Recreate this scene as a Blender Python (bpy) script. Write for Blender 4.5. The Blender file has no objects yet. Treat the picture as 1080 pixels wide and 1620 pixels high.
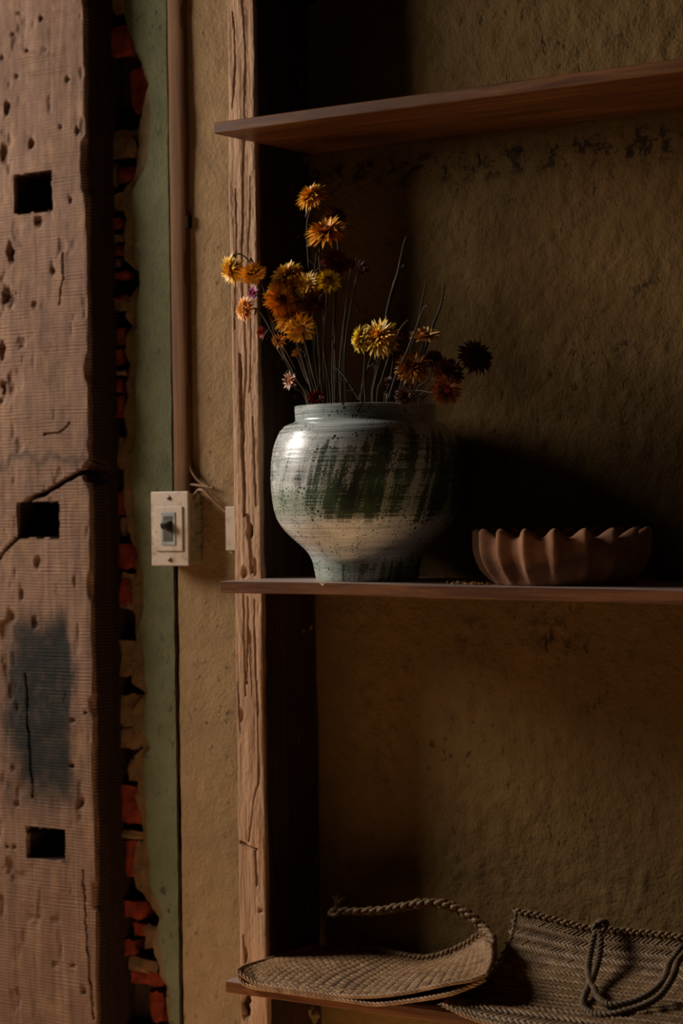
import bpy, bmesh, math, random
import numpy as np
from mathutils import Vector, Matrix

scn = bpy.context.scene
COL = scn.collection

# ------------------------------------------------------------------ camera
FPX = 3500.0
TH = math.atan(2397 / 3500.0)
RS = 0.0135
RC = math.sqrt(1 - RS * RS)
HY = 797.0
K = 1 / 1.2                                     # world scale
Fv = np.array([-math.sin(TH), math.cos(TH), 0.0])
Rv = np.array([math.cos(TH), math.sin(TH), 0.0])
Uv = np.array([0.0, 0.0, 1.0])
CAM = np.array([2.3583 * K, -3.3755 * K, 1.40])

def ray(px, py):
    dx = px - 540.0; dy = HY - py
    a = dx * RC + dy * RS; b = -dx * RS + dy * RC
    return Fv + Rv * (a / FPX) + Uv * (b / FPX)

def P(px, py, y):
    """world point on the plane at depth y that lies along a line of sight"""
    r = ray(px, py)
    return CAM + r * ((y - CAM[1]) / r[1])

cd = bpy.data.cameras.new('camera')
cam = bpy.data.objects.new('camera', cd)
COL.objects.link(cam)
cr = Rv * RC - Uv * RS
cu = Rv * RS + Uv * RC
M = Matrix(((cr[0], cu[0], -Fv[0], CAM[0]), (cr[1], cu[1], -Fv[1], CAM[1]), (cr[2], cu[2], -Fv[2], CAM[2]), (0, 0, 0, 1)))
cam.matrix_world = M
cd.sensor_fit = 'AUTO'; cd.sensor_width = 36.0
cd.lens = FPX / 1620 * 36
cd.shift_y = (HY - 810) / 1620.0
cd.clip_start = 0.05; cd.clip_end = 50
cd.dof.use_dof = True
cd.dof.focus_distance = 3.12
cd.dof.aperture_fstop = 3.2
scn.camera = cam

# ------------------------------------------------------------------ world and light
w = bpy.data.worlds.new('world'); scn.world = w
w.use_nodes = True
bg = w.node_tree.nodes['Background']
bg.inputs[0].default_value = (1.0, 0.72, 0.42, 1)
bg.inputs[1].default_value = 0.006

def area(name, loc, target, sx, sy, energy, col, spread=180):
    l = bpy.data.lights.new(name, 'AREA'); l.shape = 'RECTANGLE'
    l.size = sx; l.size_y = sy; l.energy = energy; l.color = col
    l.spread = math.radians(spread)
    o = bpy.data.objects.new(name, l); COL.objects.link(o)
    o.location = loc
    o.rotation_euler = (Vector(target) - Vector(loc)).to_track_quat('-Z', 'Y').to_euler()
    return o

area('window_daylight', (-1.76, -0.97, 2.30), (0.10, -0.15, 1.28), 0.9, 0.8, 66, (1.0, 0.91, 0.83))

# sunlight falling through the doorway on to the floor in front of the shelves
sl = bpy.data.lights.new('doorway_sun', 'SPOT'); sl.energy = 9000; sl.color = (1.0, 0.89, 0.76)
sl.spot_size = math.radians(24); sl.spot_blend = 0.25; sl.shadow_soft_size = 0.03
so = bpy.data.objects.new('doorway_sun', sl); COL.objects.link(so)
so.location = (-2.2, -2.0, 2.3)
so.rotation_euler = (Vector((0.05, -0.95, 0.0)) - Vector(so.location)).to_track_quat('-Z', 'Y').to_euler()

vs = scn.view_settings
vs.view_transform = 'Standard'; vs.look = 'None'; vs.exposure = -0.08; vs.gamma = 1.0
vs.use_curve_mapping = False

# ------------------------------------------------------------------ helpers
rng = random.Random(7)

def put(o, parent=None, label=None, cat=None, group=None, kind=None):
    COL.objects.link(o)
    if parent is not None:
        o.parent = parent
    if label: o['label'] = label
    if cat: o['category'] = cat
    if group: o['group'] = group
    if kind: o['kind'] = kind
    return o

def mesh_obj(name, verts, faces, mat=None, parent=None, smooth=True, sharp=None, label=None, cat=None, group=None, kind=None, loc=None):
    me = bpy.data.meshes.new(name)
    me.from_pydata([tuple(map(float, v)) for v in verts], [], faces)
    me.update()
    if smooth:
        me.polygons.foreach_set('use_smooth', [True] * len(me.polygons))
        if sharp is not None:
            me.set_sharp_from_angle(angle=math.radians(sharp))
    if mat: me.materials.append(mat)
    o = bpy.data.objects.new(name, me)
    if loc is not None: o.location = tuple(map(float, loc))
    return put(o, parent, label, cat, group, kind)

def empty(name, loc, label=None, cat=None, group=None):
    o = bpy.data.objects.new(name, None)
    o.location = tuple(map(float, loc)); o.empty_display_size = 0.02
    return put(o, None, label, cat, group)

def hsh(ix, iy, seed):
    v = np.sin(ix * 127.1 + iy * 311.7 + seed * 74.7) * 43758.5453
    return v - np.floor(v)

def vnoise(x, y, seed=0):
    x = np.asarray(x, float); y = np.asarray(y, float)
    ix = np.floor(x); iy = np.floor(y); fx = x - ix; fy = y - iy
    fx = fx * fx * (3 - 2 * fx); fy = fy * fy * (3 - 2 * fy)
    a = hsh(ix, iy, seed); b = hsh(ix + 1, iy, seed); c = hsh(ix, iy + 1, seed); d = hsh(ix + 1, iy + 1, seed)
    return (a * (1 - fx) + b * fx) * (1 - fy) + (c * (1 - fx) + d * fx) * fy

def fbm(x, y, seed=0, octv=4):
    s = 0; a = 0.5; t = 0
    for i in range(octv):
        s = s + a * vnoise(x * 2 ** i, y * 2 ** i, seed + i * 13); t += a; a *= 0.5
    return s / t

def sstep(a, b, x):
    t = np.clip((x - a) / (b - a), 0, 1); return t * t * (3 - 2 * t)

def segdist(x, z, pts):
    d = np.full(np.shape(x), 9.0)
    for (x0, z0), (x1, z1) in zip(pts[:-1], pts[1:]):
        vx, vz = x1 - x0, z1 - z0
        t = np.clip(((x - x0) * vx + (z - z0) * vz) / (vx * vx + vz * vz + 1e-12), 0, 1)
        d = np.minimum(d, np.hypot(x - x0 - t * vx, z - z0 - t * vz))
    return d

def grid_faces(nr, nc, wrap=False):
    f = []
    for j in range(nr - 1):
        for i in range(nc if wrap else nc - 1):
            i2 = (i + 1) % nc
            f.append((j * nc + i, j * nc + i2, (j + 1) * nc + i2, (j + 1) * nc + i))
    return f

def catmull(pts, n):
    p = [np.array(q, float) for q in pts]
    p = [2 * p[0] - p[1]] + p + [2 * p[-1] - p[-2]]
    out = []
    segs = len(p) - 3
    for k in range(n):
        u = k / (n - 1) * segs; i = min(int(u), segs - 1); t = u - i
        a, b, c, d = p[i], p[i + 1], p[i + 2], p[i + 3]
        out.append(0.5 * (2 * b + (c - a) * t + (2 * a - 5 * b + 4 * c - d) * t * t + (3 * b - a - 3 * c + d) * t ** 3))
    return out

def frames(path):
    path = [np.array(p, float) for p in path]
    n = len(path); T = []
    for i in range(n):
        t = path[min(i + 1, n - 1)] - path[max(i - 1, 0)]
        T.append(t / (np.linalg.norm(t) + 1e-12))
    ref = np.array([0, 0, 1.0]) if abs(T[0][2]) < 0.9 else np.array([1.0, 0, 0])
    A = []
    for i in range(n):
        ref = ref - T[i] * (ref @ T[i]); ref = ref / (np.linalg.norm(ref) + 1e-12)
        A.append(ref.copy())
    B = [np.cross(T[i], A[i]) for i in range(n)]
    return path, T, A, B

class MB:
    def __init__(s): s.v = []; s.f = []
    def add(s, v, f):
        o = len(s.v); s.v += [tuple(q) for q in v]; s.f += [tuple(i + o for i in q) for q in f]
    def box(s, lo, hi):
        x0, y0, z0 = lo; x1, y1, z1 = hi
        s.add([(x0, y0, z0), (x1, y0, z0), (x1, y1, z0), (x0, y1, z0), (x0, y0, z1), (x1, y0, z1), (x1, y1, z1), (x0, y1, z1)],
              [(0, 3, 2, 1), (4, 5, 6, 7), (0, 1, 5, 4), (1, 2, 6, 5), (2, 3, 7, 6), (3, 0, 4, 7)])
    def tube(s, pts, rad, sides=6, cap=True):
        path, T, A, B = frames(pts); n = len(path); v = []
        for i in range(n):
            r = rad[i] if hasattr(rad, '__len__') else rad
            for k in range(sides):
                an = 2 * math.pi * k / sides
                v.append(path[i] + (A[i] * math.cos(an) + B[i] * math.sin(an)) * r)
        f = grid_faces(n, sides, True)
        if cap:
            f.append(tuple(range(sides))[::-1]); f.append(tuple((n - 1) * sides + k for k in range(sides)))
        s.add(v, f)
    def build(s, name, mat=None, parent=None, **kw):
        return mesh_obj(name, s.v, s.f, mat, parent, **kw)

def bevel(o, w=0.001, seg=2):
    m = o.modifiers.new('bevel', 'BEVEL'); m.width = w; m.segments = seg; m.limit_method = 'ANGLE'
    return o

YP = -0.14          # front of the posts

# ------------------------------------------------------------------ materials
class NT:
    def __init__(s, name):
        s.m = bpy.data.materials.new(name); s.m.use_nodes = True
        s.t = s.m.node_tree; s.b = s.t.nodes['Principled BSDF']
        s.co = s.t.nodes.new('ShaderNodeTexCoord').outputs['Object']
    def n(s, typ, **kw):
        nd = s.t.nodes.new(typ)
        for k, v in kw.items():
            if hasattr(nd, k): setattr(nd, k, v)
        return nd
    def link(s, a, b): s.t.links.new(a, b)
    def setin(s, inp, v):
        if isinstance(v, bpy.types.NodeSocket): s.link(v, inp)
        else: inp.default_value = v
    def mapping(s, scale=(1, 1, 1), rot=(0, 0, 0), loc=(0, 0, 0), src=None):
        nd = s.n('ShaderNodeMapping'); s.link(src or s.co, nd.inputs[0])
        nd.inputs['Scale'].default_value = scale; nd.inputs['Rotation'].default_value = rot; nd.inputs['Location'].default_value = loc
        return nd.outputs[0]
    def noise(s, scale, detail=4, rough=0.55, vec=None, dist=0.0):
        nd = s.n('ShaderNodeTexNoise'); s.link(vec or s.co, nd.inputs['Vector'])
        nd.inputs['Scale'].default_value = scale; nd.inputs['Detail'].default_value = detail
        nd.inputs['Roughness'].default_value = rough; nd.inputs['Distortion'].default_value = dist
        return nd.outputs[0]
    def voro(s, scale, vec=None, feature='F1'):
        nd = s.n('ShaderNodeTexVoronoi', feature=feature); s.link(vec or s.co, nd.inputs['Vector'])
        nd.inputs['Scale'].default_value = scale
        return nd.outputs['Distance']
    def ramp(s, fac, stops, interp='LINEAR'):
        nd = s.n('ShaderNodeValToRGB'); s.link(fac, nd.inputs[0]); e = nd.color_ramp
        e.interpolation = interp
        while len(e.elements) < len(stops): e.elements.new(0.5)
        for el, (p, c) in zip(e.elements, stops):
            el.position = p
            el.color = (c, c, c, 1) if isinstance(c, (int, float)) else (*c, 1)
        return nd.outputs[0]
    def mix(s, fac, a, b, mode='MIX'):
        nd = s.n('ShaderNodeMix'); nd.data_type = 'RGBA'; nd.blend_type = mode
        s.setin(nd.inputs[0], fac)
        for i, v in ((6, a), (7, b)):
            if isinstance(v, tuple): v = (*v, 1) if len(v) == 3 else v
            s.setin(nd.inputs[i], v)
        return nd.outputs[2]
    def math(s, op, a, b=0.0, c=0.0):
        nd = s.n('ShaderNodeMath'); nd.operation = op
        s.setin(nd.inputs[0], a); s.setin(nd.inputs[1], b); s.setin(nd.inputs[2], c)
        return nd.outputs[0]
    def sep(s, src=None):
        nd = s.n('ShaderNodeSeparateXYZ'); s.link(src or s.co, nd.inputs[0]); return nd.outputs
    def comb(s, x, y, z):
        nd = s.n('ShaderNodeCombineXYZ')
        for i, v in enumerate((x, y, z)): s.setin(nd.inputs[i], v)
        return nd.outputs[0]
    def bump(s, h, strength=0.5, dist=0.002, prev=None):
        nd = s.n('ShaderNodeBump'); s.link(h, nd.inputs['Height'])
        nd.inputs['Strength'].default_value = strength; nd.inputs['Distance'].default_value = dist
        if prev: s.link(prev, nd.inputs['Normal'])
        return nd.outputs[0]
    def band(s, v, lo0, lo1, hi0, hi1):
        a = s.n('ShaderNodeMapRange'); a.interpolation_type = 'SMOOTHSTEP'
        s.setin(a.inputs[0], v); a.inputs[1].default_value = lo0; a.inputs[2].default_value = lo1
        b = s.n('ShaderNodeMapRange'); b.interpolation_type = 'SMOOTHSTEP'
        s.setin(b.inputs[0], v); b.inputs[1].default_value = hi0; b.inputs[2].default_value = hi1
        b.inputs[3].default_value = 1; b.inputs[4].default_value = 0
        return s.math('MULTIPLY', a.outputs[0], b.outputs[0])
    def done(s, col=None, rough=0.8, normal=None, spec=0.3):
        if col is not None: s.setin(s.b.inputs['Base Color'], (*col, 1) if isinstance(col, tuple) else col)
        s.setin(s.b.inputs['Roughness'], rough)
        s.b.inputs['Specular IOR Level'].default_value = spec
        if normal: s.link(normal, s.b.inputs['Normal'])
        return s.m

def plain(name, col, rough=0.6, spec=0.3, metal=0.0, var=0.25, scale=60, bump=0.0):
    t = NT(name)
    n = t.noise(scale, 4)
    c = t.mix(t.ramp(n, [(0.3, 0.0), (0.7, 1.0)]), tuple(x * (1 - var) for x in col), tuple(min(1, x * (1 + var)) for x in col))
    t.b.inputs['Metallic'].default_value = metal
    return t.done(c, rough, t.bump(n, bump, 0.002) if bump else None, spec)

def plaster_mat(name, c1, c2, c3, stain=True):
    t = NT(name)
    big = t.noise(3.2, 5, 0.6, dist=0.4)
    mid = t.noise(22, 5, 0.65)
    fine = t.noise(170, 4, 0.6)
    col = t.mix(t.ramp(big, [(0.35, 0.0), (0.65, 1.0)]), c1, c2)
    col = t.mix(t.ramp(mid, [(0.42, 0.0), (0.75, 0.55)]), col, c3)
    # small dark specks and scuffs
    sp = t.noise(75, 3, 0.7, t.mapping((1, 1, 0.7)))
    spm = t.math('MULTIPLY', t.ramp(sp, [(0.60, 0.0), (0.70, 1.0)]), t.ramp(t.noise(5.5, 3), [(0.40, 0.1), (0.66, 1.0)]))
    col = t.mix(t.math('MULTIPLY', spm, 0.8), col, tuple(x * 0.16 for x in c1))
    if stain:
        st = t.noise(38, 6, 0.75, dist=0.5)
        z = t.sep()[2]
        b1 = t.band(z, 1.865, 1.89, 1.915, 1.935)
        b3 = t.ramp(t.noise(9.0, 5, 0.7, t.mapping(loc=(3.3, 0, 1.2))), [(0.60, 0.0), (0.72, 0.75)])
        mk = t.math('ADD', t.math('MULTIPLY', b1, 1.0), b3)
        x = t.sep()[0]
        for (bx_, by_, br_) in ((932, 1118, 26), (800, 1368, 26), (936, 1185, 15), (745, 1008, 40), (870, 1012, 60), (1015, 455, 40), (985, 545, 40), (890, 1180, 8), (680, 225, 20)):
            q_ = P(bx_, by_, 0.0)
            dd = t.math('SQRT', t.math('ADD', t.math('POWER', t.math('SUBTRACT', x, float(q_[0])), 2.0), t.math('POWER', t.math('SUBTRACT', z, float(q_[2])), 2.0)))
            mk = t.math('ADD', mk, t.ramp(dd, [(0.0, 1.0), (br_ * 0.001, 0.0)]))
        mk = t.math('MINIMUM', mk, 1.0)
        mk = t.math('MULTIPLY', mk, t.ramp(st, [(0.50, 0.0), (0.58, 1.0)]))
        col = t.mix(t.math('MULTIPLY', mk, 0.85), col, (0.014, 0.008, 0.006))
    h = t.math('ADD', t.math('MULTIPLY', mid, 0.7), t.math('MULTIPLY', fine, 0.7))
    h = t.math('SUBTRACT', h, t.math('MULTIPLY', spm, 0.4))
    return t.done(col, 0.92, t.bump(h, 0.75, 0.004), 0.15)

def old_wood(name, dark, mid, light, grain_axis=2, saw=False, char=False, rough=0.85, splotch=False, bump=0.6, side=None, dust=None):
    t = NT(name)
    sc = [26, 26, 26]; sc[grain_axis] = 1.6
    g = t.noise(3.0, 6, 0.65, t.mapping(tuple(sc)), 0.6)
    g2 = t.noise(9.0, 4, 0.6, t.mapping(tuple(sc)))
    big = t.noise(6, 4, 0.6)
    col = t.ramp(g, [(0.28, dark), (0.5, mid), (0.74, light)])
    col = t.mix(t.ramp(big, [(0.35, 0.0), (0.7, 0.55)]), col, tuple(x * 0.62 for x in mid))
    h = t.math('ADD', g, t.math('MULTIPLY', g2, 0.5))
    if saw:
        sw = t.n('ShaderNodeTexWave'); sw.wave_type = 'BANDS'; sw.bands_direction = 'Z'
        t.link(t.mapping((0.25, 0.25, 1)), sw.inputs[0])
        sw.inputs['Scale'].default_value = 62; sw.inputs['Distortion'].default_value = 5.5; sw.inputs['Detail'].default_value = 3
        sw.inputs['Detail Scale'].default_value = 0.6
        swm = t.math('MULTIPLY', sw.outputs[1], t.ramp(t.noise(14, 3), [(0.3, 0.25), (0.65, 1.0)]))
        h = t.math('ADD', t.math('MULTIPLY', h, 0.5), t.math('MULTIPLY', swm, 0.55))
        col = t.mix(t.math('MULTIPLY', swm, 0.35), tuple(x * 0.75 for x in mid), col) if False else t.mix(t.math('MULTIPLY', t.math('SUBTRACT', 1.0, swm), 0.42), col, dark)
        bl = t.noise(4.5, 6, 0.7, t.mapping((3.0, 3.0, 1.0)))
        col = t.mix(t.ramp(bl, [(0.50, 0.0), (0.72, 0.65)]), col, dark)
        hz = t.noise(5, 5, 0.65, t.mapping((7, 7, 3.2)))
        col = t.mix(t.ramp(hz, [(0.52, 0.0), (0.68, 0.5)]), col, (0.27, 0.15, 0.07))
    if char:
        x, y, z = t.sep()
        wv = t.math('MULTIPLY', t.math('SUBTRACT', t.noise(8, 6, 0.65, t.mapping((2.2, 1, 0.7))), 0.5), 0.13)
        xx = t.math('ADD', x, wv); zz = t.math('ADD', z, wv)
        m1 = t.math('MULTIPLY', t.band(xx, CH[0], CH[0] + 0.035, CH[1] - 0.035, CH[1]), t.band(zz, CH[2], CH[2] + 0.10, CH[3] - 0.06, CH[3]))
        m2 = t.math('MULTIPLY', t.band(zz, CH[4] - 0.012, CH[4] - 0.002, CH[4] + 0.002, CH[4] + 0.012), 0.5)
        mk = t.math('MULTIPLY', t.math('ADD', m1, m2), t.ramp(t.noise(55, 4), [(0.25, 0.8), (0.6, 1.0)]))
        mk = t.math('MINIMUM', mk, 0.97)
        col = t.mix(mk, col, (0.007, 0.009, 0.007))
    if splotch:
        x, y, z = t.sep()
        sp = t.math('MULTIPLY', t.ramp(t.noise(26, 4, 0.6), [(0.63, 0.0), (0.66, 1.0)]), t.band(y, -0.055, -0.035, 0.0, 0.01))
        col = t.mix(sp, col, (0.30, 0.20, 0.09))
    if side:                                            # dark brown flanks with their shade painted into the colour, bare weathered front
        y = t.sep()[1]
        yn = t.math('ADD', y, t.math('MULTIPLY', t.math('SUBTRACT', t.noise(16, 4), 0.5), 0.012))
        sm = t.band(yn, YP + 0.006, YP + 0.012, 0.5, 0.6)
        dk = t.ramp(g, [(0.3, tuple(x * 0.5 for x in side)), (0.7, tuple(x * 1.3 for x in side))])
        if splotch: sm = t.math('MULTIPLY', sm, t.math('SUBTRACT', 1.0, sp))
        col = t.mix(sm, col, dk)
    if dust:                                            # pale dust settled on upward faces
        gn = t.n('ShaderNodeNewGeometry')
        dz_ = t.math('GREATER_THAN', t.sep(gn.outputs['Normal'])[2], 0.75)
        col = t.mix(t.math('MULTIPLY', dz_, t.ramp(t.noise(9, 5), [(0.3, 0.55), (0.7, 0.9)])), col, dust)
    return t.done(col, rough, t.bump(h, bump, 0.003), 0.2)

# stain positions on the left timber (world = object coordinates)
_a = P(2, 1000, -0.14); _b = P(118, 1000, -0.14); _c = P(60, 985, -0.14); _d = P(60, 1320, -0.14); _e = P(60, 732, -0.14)
CH = (_a[0], _b[0] + 0.01, _d[2], _c[2] + 0.03, _e[2])

M_wall = plaster_mat('ochre_plaster', (0.142, 0.081, 0.026), (0.186, 0.107, 0.036), (0.110, 0.062, 0.020))
M_wall_l = plaster_mat('brown_plaster', (0.215, 0.132, 0.062), (0.26, 0.162, 0.077), (0.16, 0.094, 0.044), False)
M_green = plaster_mat('green_paint_plaster', (0.092, 0.090, 0.042), (0.125, 0.118, 0.060), (0.066, 0.065, 0.030), False)
M_coat = plaster_mat('base_coat', (0.12, 0.075, 0.035), (0.17, 0.105, 0.05), (0.06, 0.036, 0.02), False)
M_brick = plain('red_brick', (0.135, 0.022, 0.010), 0.95, 0.1, var=0.6, scale=45, bump=0.6)
M_mortar = plain('old_mortar', (0.13, 0.075, 0.038), 0.95, 0.1, var=0.5, scale=45, bump=0.7)
M_dark = plain('cavity_rubble', (0.035, 0.02, 0.013), 0.95, 0.05, var=0.4, scale=30, bump=0.7)
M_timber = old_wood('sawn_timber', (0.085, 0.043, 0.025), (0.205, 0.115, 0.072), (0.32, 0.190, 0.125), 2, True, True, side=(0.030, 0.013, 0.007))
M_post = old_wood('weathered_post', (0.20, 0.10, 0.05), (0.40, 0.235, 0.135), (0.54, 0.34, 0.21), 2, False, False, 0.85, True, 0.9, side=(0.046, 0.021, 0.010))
M_shelf = old_wood('shelf_board', (0.030, 0.009, 0.003), (0.125, 0.045, 0.014), (0.30, 0.125, 0.040), 0, False, False, 0.45, False, 0.2, dust=(0.42, 0.33, 0.30))
M_pipe = old_wood('conduit_wood', (0.05, 0.019, 0.005), (0.115, 0.047, 0.013), (0.17, 0.075, 0.022), 2, False, False, 0.8, False, 0.3)
M_floor = old_wood('floor_boards', (0.12, 0.08, 0.045), (0.18, 0.12, 0.07), (0.24, 0.16, 0.10), 0)

# ------------------------------------------------------------------ structure
YL = -0.083         # face of the wall left of the shelves
YS = -0.25          # front of the shelves
XP0, XP1 = -0.0645, -0.0125

def axis_pts(*segs):
    out = []
    for a, b, n in segs: out += list(np.linspace(a, b, n, endpoint=False))
    return np.array(out + [segs[-1][1]])

# back wall, relief in the mesh
xs = axis_pts((-0.03, 0.80, 210), (0.80, 2.6, 40)); zs = axis_pts((0.0, 0.5, 20), (0.5, 2.25, 420), (2.25, 2.7, 12))
X, Z = np.meshgrid(xs, zs)
Y = 0.004 - 0.004 * (fbm(X * 6, Z * 6, 3) - 0.5) - 0.0034 * (fbm(X * 70, Z * 60, 5, 3) - 0.5) - 0.0012 * sstep(0.6, 0.85, fbm(X * 22, Z * 18, 9, 3))
Y = Y - 0.0
V = np.stack([X, Y, Z], -1).reshape(-1, 3)
wall_back = mesh_obj('wall_back', V, grid_faces(len(zs), len(xs)), M_wall, kind='structure', label='rough ochre plaster wall behind the shelves')

# floor
mb = MB(); mb.box((-2.2, -4.2, -0.05), (2.6, 0.06, 0.0))
mb.build('floor', M_floor, smooth=False, kind='structure', label='worn wooden floor below the shelves')

# --- timbers with relief
def timber(name, x0, x1, yf, yb, zs, nfront, nside, hfun, sfun, mat, **kw):
    cols = []   # (x, y, nx, ny, tag)
    for i in range(nside):
        t = i / nside; cols.append((x0, yb + (yf - yb) * t, -1, 0, 'l'))
    for i in range(nfront + 1):
        t = i / nfront; nx = -0.7 if i == 0 else (0.7 if i == nfront else 0); ny = -0.7 if nx else -1
        cols.append((x0 + (x1 - x0) * t, yf, nx, ny, 'f'))
    for i in range(1, nside + 1):
        t = i / nside; cols.append((x1, yf + (yb - yf) * t, 1, 0, 'r'))
    cx = np.array([c[0] for c in cols]); cy = np.array([c[1] for c in cols])
    nx = np.array([c[2] for c in cols]); ny = np.array([c[3] for c in cols])
    isf = np.array([c[4] == 'f' for c in cols])
    Xg, Zg = np.meshgrid(cx, zs); Yg = np.meshgrid(cy, zs)[0]
    Dn = np.where(isf[None, :], hfun(Xg, Zg), sfun(Yg, Zg, Xg))
    V = np.stack([Xg - nx * Dn, Yg - ny * Dn, Zg], -1).reshape(-1, 3)
    n = len(cols)
    f = grid_faces(len(zs), n)
    f += [tuple((j * n, (j + 1) * n, (j + 1) * n + n - 1, j * n + n - 1)) for j in range(0)]
    f.append(tuple(range(n))[::-1]); f.append(tuple((len(zs) - 1) * n + i for i in range(n)))
    return mesh_obj(name, V, f, mat, sharp=42, **kw)

def pxz(px, py, y=YP):
    p = P(px, py, y); return (p[0], p[2])

TX0, TX1 = -0.572, -0.348
holes = [((22, 277), (82, 332)), ((26, 796), (93, 851)), ((41, 1308), (103, 1363))]
holes = [(pxz(*a), pxz(*b)) for a, b in holes]
cracks = [([pxz(*q) for q in pp], w_, d_) for pp, w_, d_ in [
    ([(141, 743), (122, 749), (98, 764), (62, 786), (30, 800)], 0.0042, 0.030),
    ([(30, 850), (12, 864), (0, 884)], 0.0035, 0.022),
    ([(40, 1068), (44, 1150), (52, 1262)], 0.0022, 0.015),
    ([(130, 1375), (138, 1500), (147, 1610)], 0.0018, 0.012),
    ([(98, 400), (99, 440), (92, 480)], 0.0018, 0.008),
    ([(70, 690), (95, 683), (110, 672)], 0.0018, 0.006)]]
pits = [(11, 170, 5, 14, 14), (50, 226, 5, 11, 8), (16, 400, 7, 20, 16), (60, 352, 7, 10, 10), (12, 470, 14, 18, 12), (34, 545, 9, 12, 6),
        (3, 555, 5, 14, 12), (5, 610, 6, 12, 14), (55, 481, 6, 10, 6), (8, 240, 9, 18, 8), (42, 80, 4, 4, 6), (108, 125, 5, 8, 6),
        (64, 30, 3, 6, 6), (72, 78, 5, 4, 5), (111, 315, 5, 8, 6), (84, 430, 4, 9, 6), (34, 940, 5, 14, 6), (20, 975, 8, 10, 6), (58, 890, 5, 13, 8),
        (118, 920, 4, 10, 5), (55, 985, 6, 12, 6), (125, 1270, 6, 12, 9), (112, 1212, 5, 5, 8), (115, 1140, 5, 4, 6), (135, 1128, 4, 4, 7), (20, 1215, 5, 9, 6),
        (25, 1272, 6, 7, 8), (12, 1340, 4, 4, 9), (22, 1340, 4, 4, 8), (14, 1370, 10, 14, 8), (88, 1525, 8, 8, 5), (115, 1527, 7, 5, 6), (132, 1568, 4, 9, 8),
        (88, 1455, 10, 10, 4), (50, 1452, 16, 8, 4), (3, 90, 4, 6, 6), (25, 120, 6, 5, 5), (18, 55, 8, 4, 5), (122, 208, 4, 10, 7), (30, 20, 6, 4, 4), (96, 200, 4, 6, 4)]

def h_timber(x, z):
    d = 0.0035 * (fbm(x * 14, z * 9, 21) - 0.5) + 0.0016 * (fbm(x * 60, z * 60, 23, 3) - 0.5)
    d = d + 0.00065 * np.sin(z * 1000 + 9.0 * fbm(x * 5, z * 9, 4)) * sstep(0.3, 0.7, fbm(x * 12, z * 18, 44))
    d = d + 0.006 * sstep(0.64, 0.80, fbm(x * 40, z * 20, 27, 3)) * sstep(-0.46, -0.56, x) + 0.0022 * sstep(0.70, 0.84, fbm(x * 45, z * 22, 29, 3))
    for (px, py, rx, rz, dep) in pits:
        c = pxz(px, py); sx = rx * 0.00112; sz = rz * 0.00094
        wob = 0.35 * (fbm(x * 150, z * 110, 31, 2) - 0.5)
        q = np.hypot((x - c[0]) / sx, (z - c[1]) / sz) + wob * 3.2
        d = d + dep * 0.0008 * (1 - sstep(0.25, 1.25, q))
    for pts, wd, dep in cracks:
        q = segdist(x + 0.006 * (fbm(x * 60, z * 60, 8, 2) - 0.5), z + 0.008 * (fbm(x * 50, z * 50, 9, 2) - 0.5), pts)
        d = d + dep * (1 - sstep(wd * 0.45, wd, q))
    for (a, b) in holes:
        j = 0.004 * (fbm(x * 70, z * 70, 6, 2) - 0.5)
        ins = (x + j > a[0]) & (x + j < b[0]) & (z + j < a[1]) & (z + j > b[1])
        d = np.where(ins, 0.125, d)
    # worn right-hand arris
    e = TX1 - x
    wv = 0.006 * fbm(x * 0, z * 10, 41, 4) + 0.009 * sstep(0.6, 0.85, fbm(x * 0 + 3, z * 22, 43, 2))
    d = d + 1.2 * np.clip(wv - e, 0, 1)
    c = pxz(141, 748); d = d + 0.03 * (1 - sstep(0.6, 1.2, np.hypot((x - c[0]) / 0.014, (z - c[1]) / 0.016)))
    return d

def s_timber(y, z, x):
    d = 0.004 * (fbm(y * 12, z * 8, 51) - 0.5) + 0.0015 * (fbm(y * 60, z * 40, 52, 2) - 0.5)
    edge = np.clip(0.02 - (y - YP), 0, 0.02) / 0.02
    wv = 0.006 * fbm(x * 0, z * 10, 41, 4) + 0.009 * sstep(0.6, 0.85, fbm(x * 0 + 3, z * 22, 43, 2))
    c = pxz(141, 748); d = d + 0.022 * (1 - sstep(0.6, 1.3, np.hypot((y - YP) / 0.04, (z - c[1]) / 0.018)))
    return d + edge ** 2 * 0.8 * wv * (x > -0.45)

zt = axis_pts((0.0, 0.52, 20), (0.52, 2.26, 780), (2.26, 2.7, 12))
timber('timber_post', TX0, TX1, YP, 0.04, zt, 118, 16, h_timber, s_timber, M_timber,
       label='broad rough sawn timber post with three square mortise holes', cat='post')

gro = [([(384, -20), (388, 120), (384, 260), (383, 420), (388, 560), (385, 700)], 0.0022, 0.007),
       ([(378, 560), (384, 700), (386, 815)], 0.0026, 0.012), ([(400, 660), (403, 740), (404, 800)], 0.0020, 0.010),
       ([(384, 940), (386, 1010), (388, 1100)], 0.0018, 0.006), ([(391, 945), (393, 1010), (390, 1080)], 0.0016, 0.006),
       ([(402, 950), (406, 1100), (408, 1180), (408, 1240), (400, 1275), (393, 1330)], 0.0016, 0.010),
       ([(380, 1332), (392, 1340), (406, 1344)], 0.0026, 0.008), ([(391, 815), (396, 870), (398, 905)], 0.0030, 0.008),
       ([(368, 20), (372, 100), (368, 170)], 0.0018, 0.006), ([(385, 1480), (387, 1530)], 0.0018, 0.007),
       ([(396, 1000), (398, 1090)], 0.0012, 0.004), ([(376, 1080), (379, 1160)], 0.0012, 0.004), ([(404, 1345), (406, 1400)], 0.002, 0.006),
       ([(372, 300), (374, 420), (371, 520)], 0.0014, 0.004), ([(396, 280), (393, 400), (397, 520), (394, 620)], 0.0014, 0.004)]
gro = [([pxz(*q) for q in pp], a, b) for pp, a, b in gro]
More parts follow.
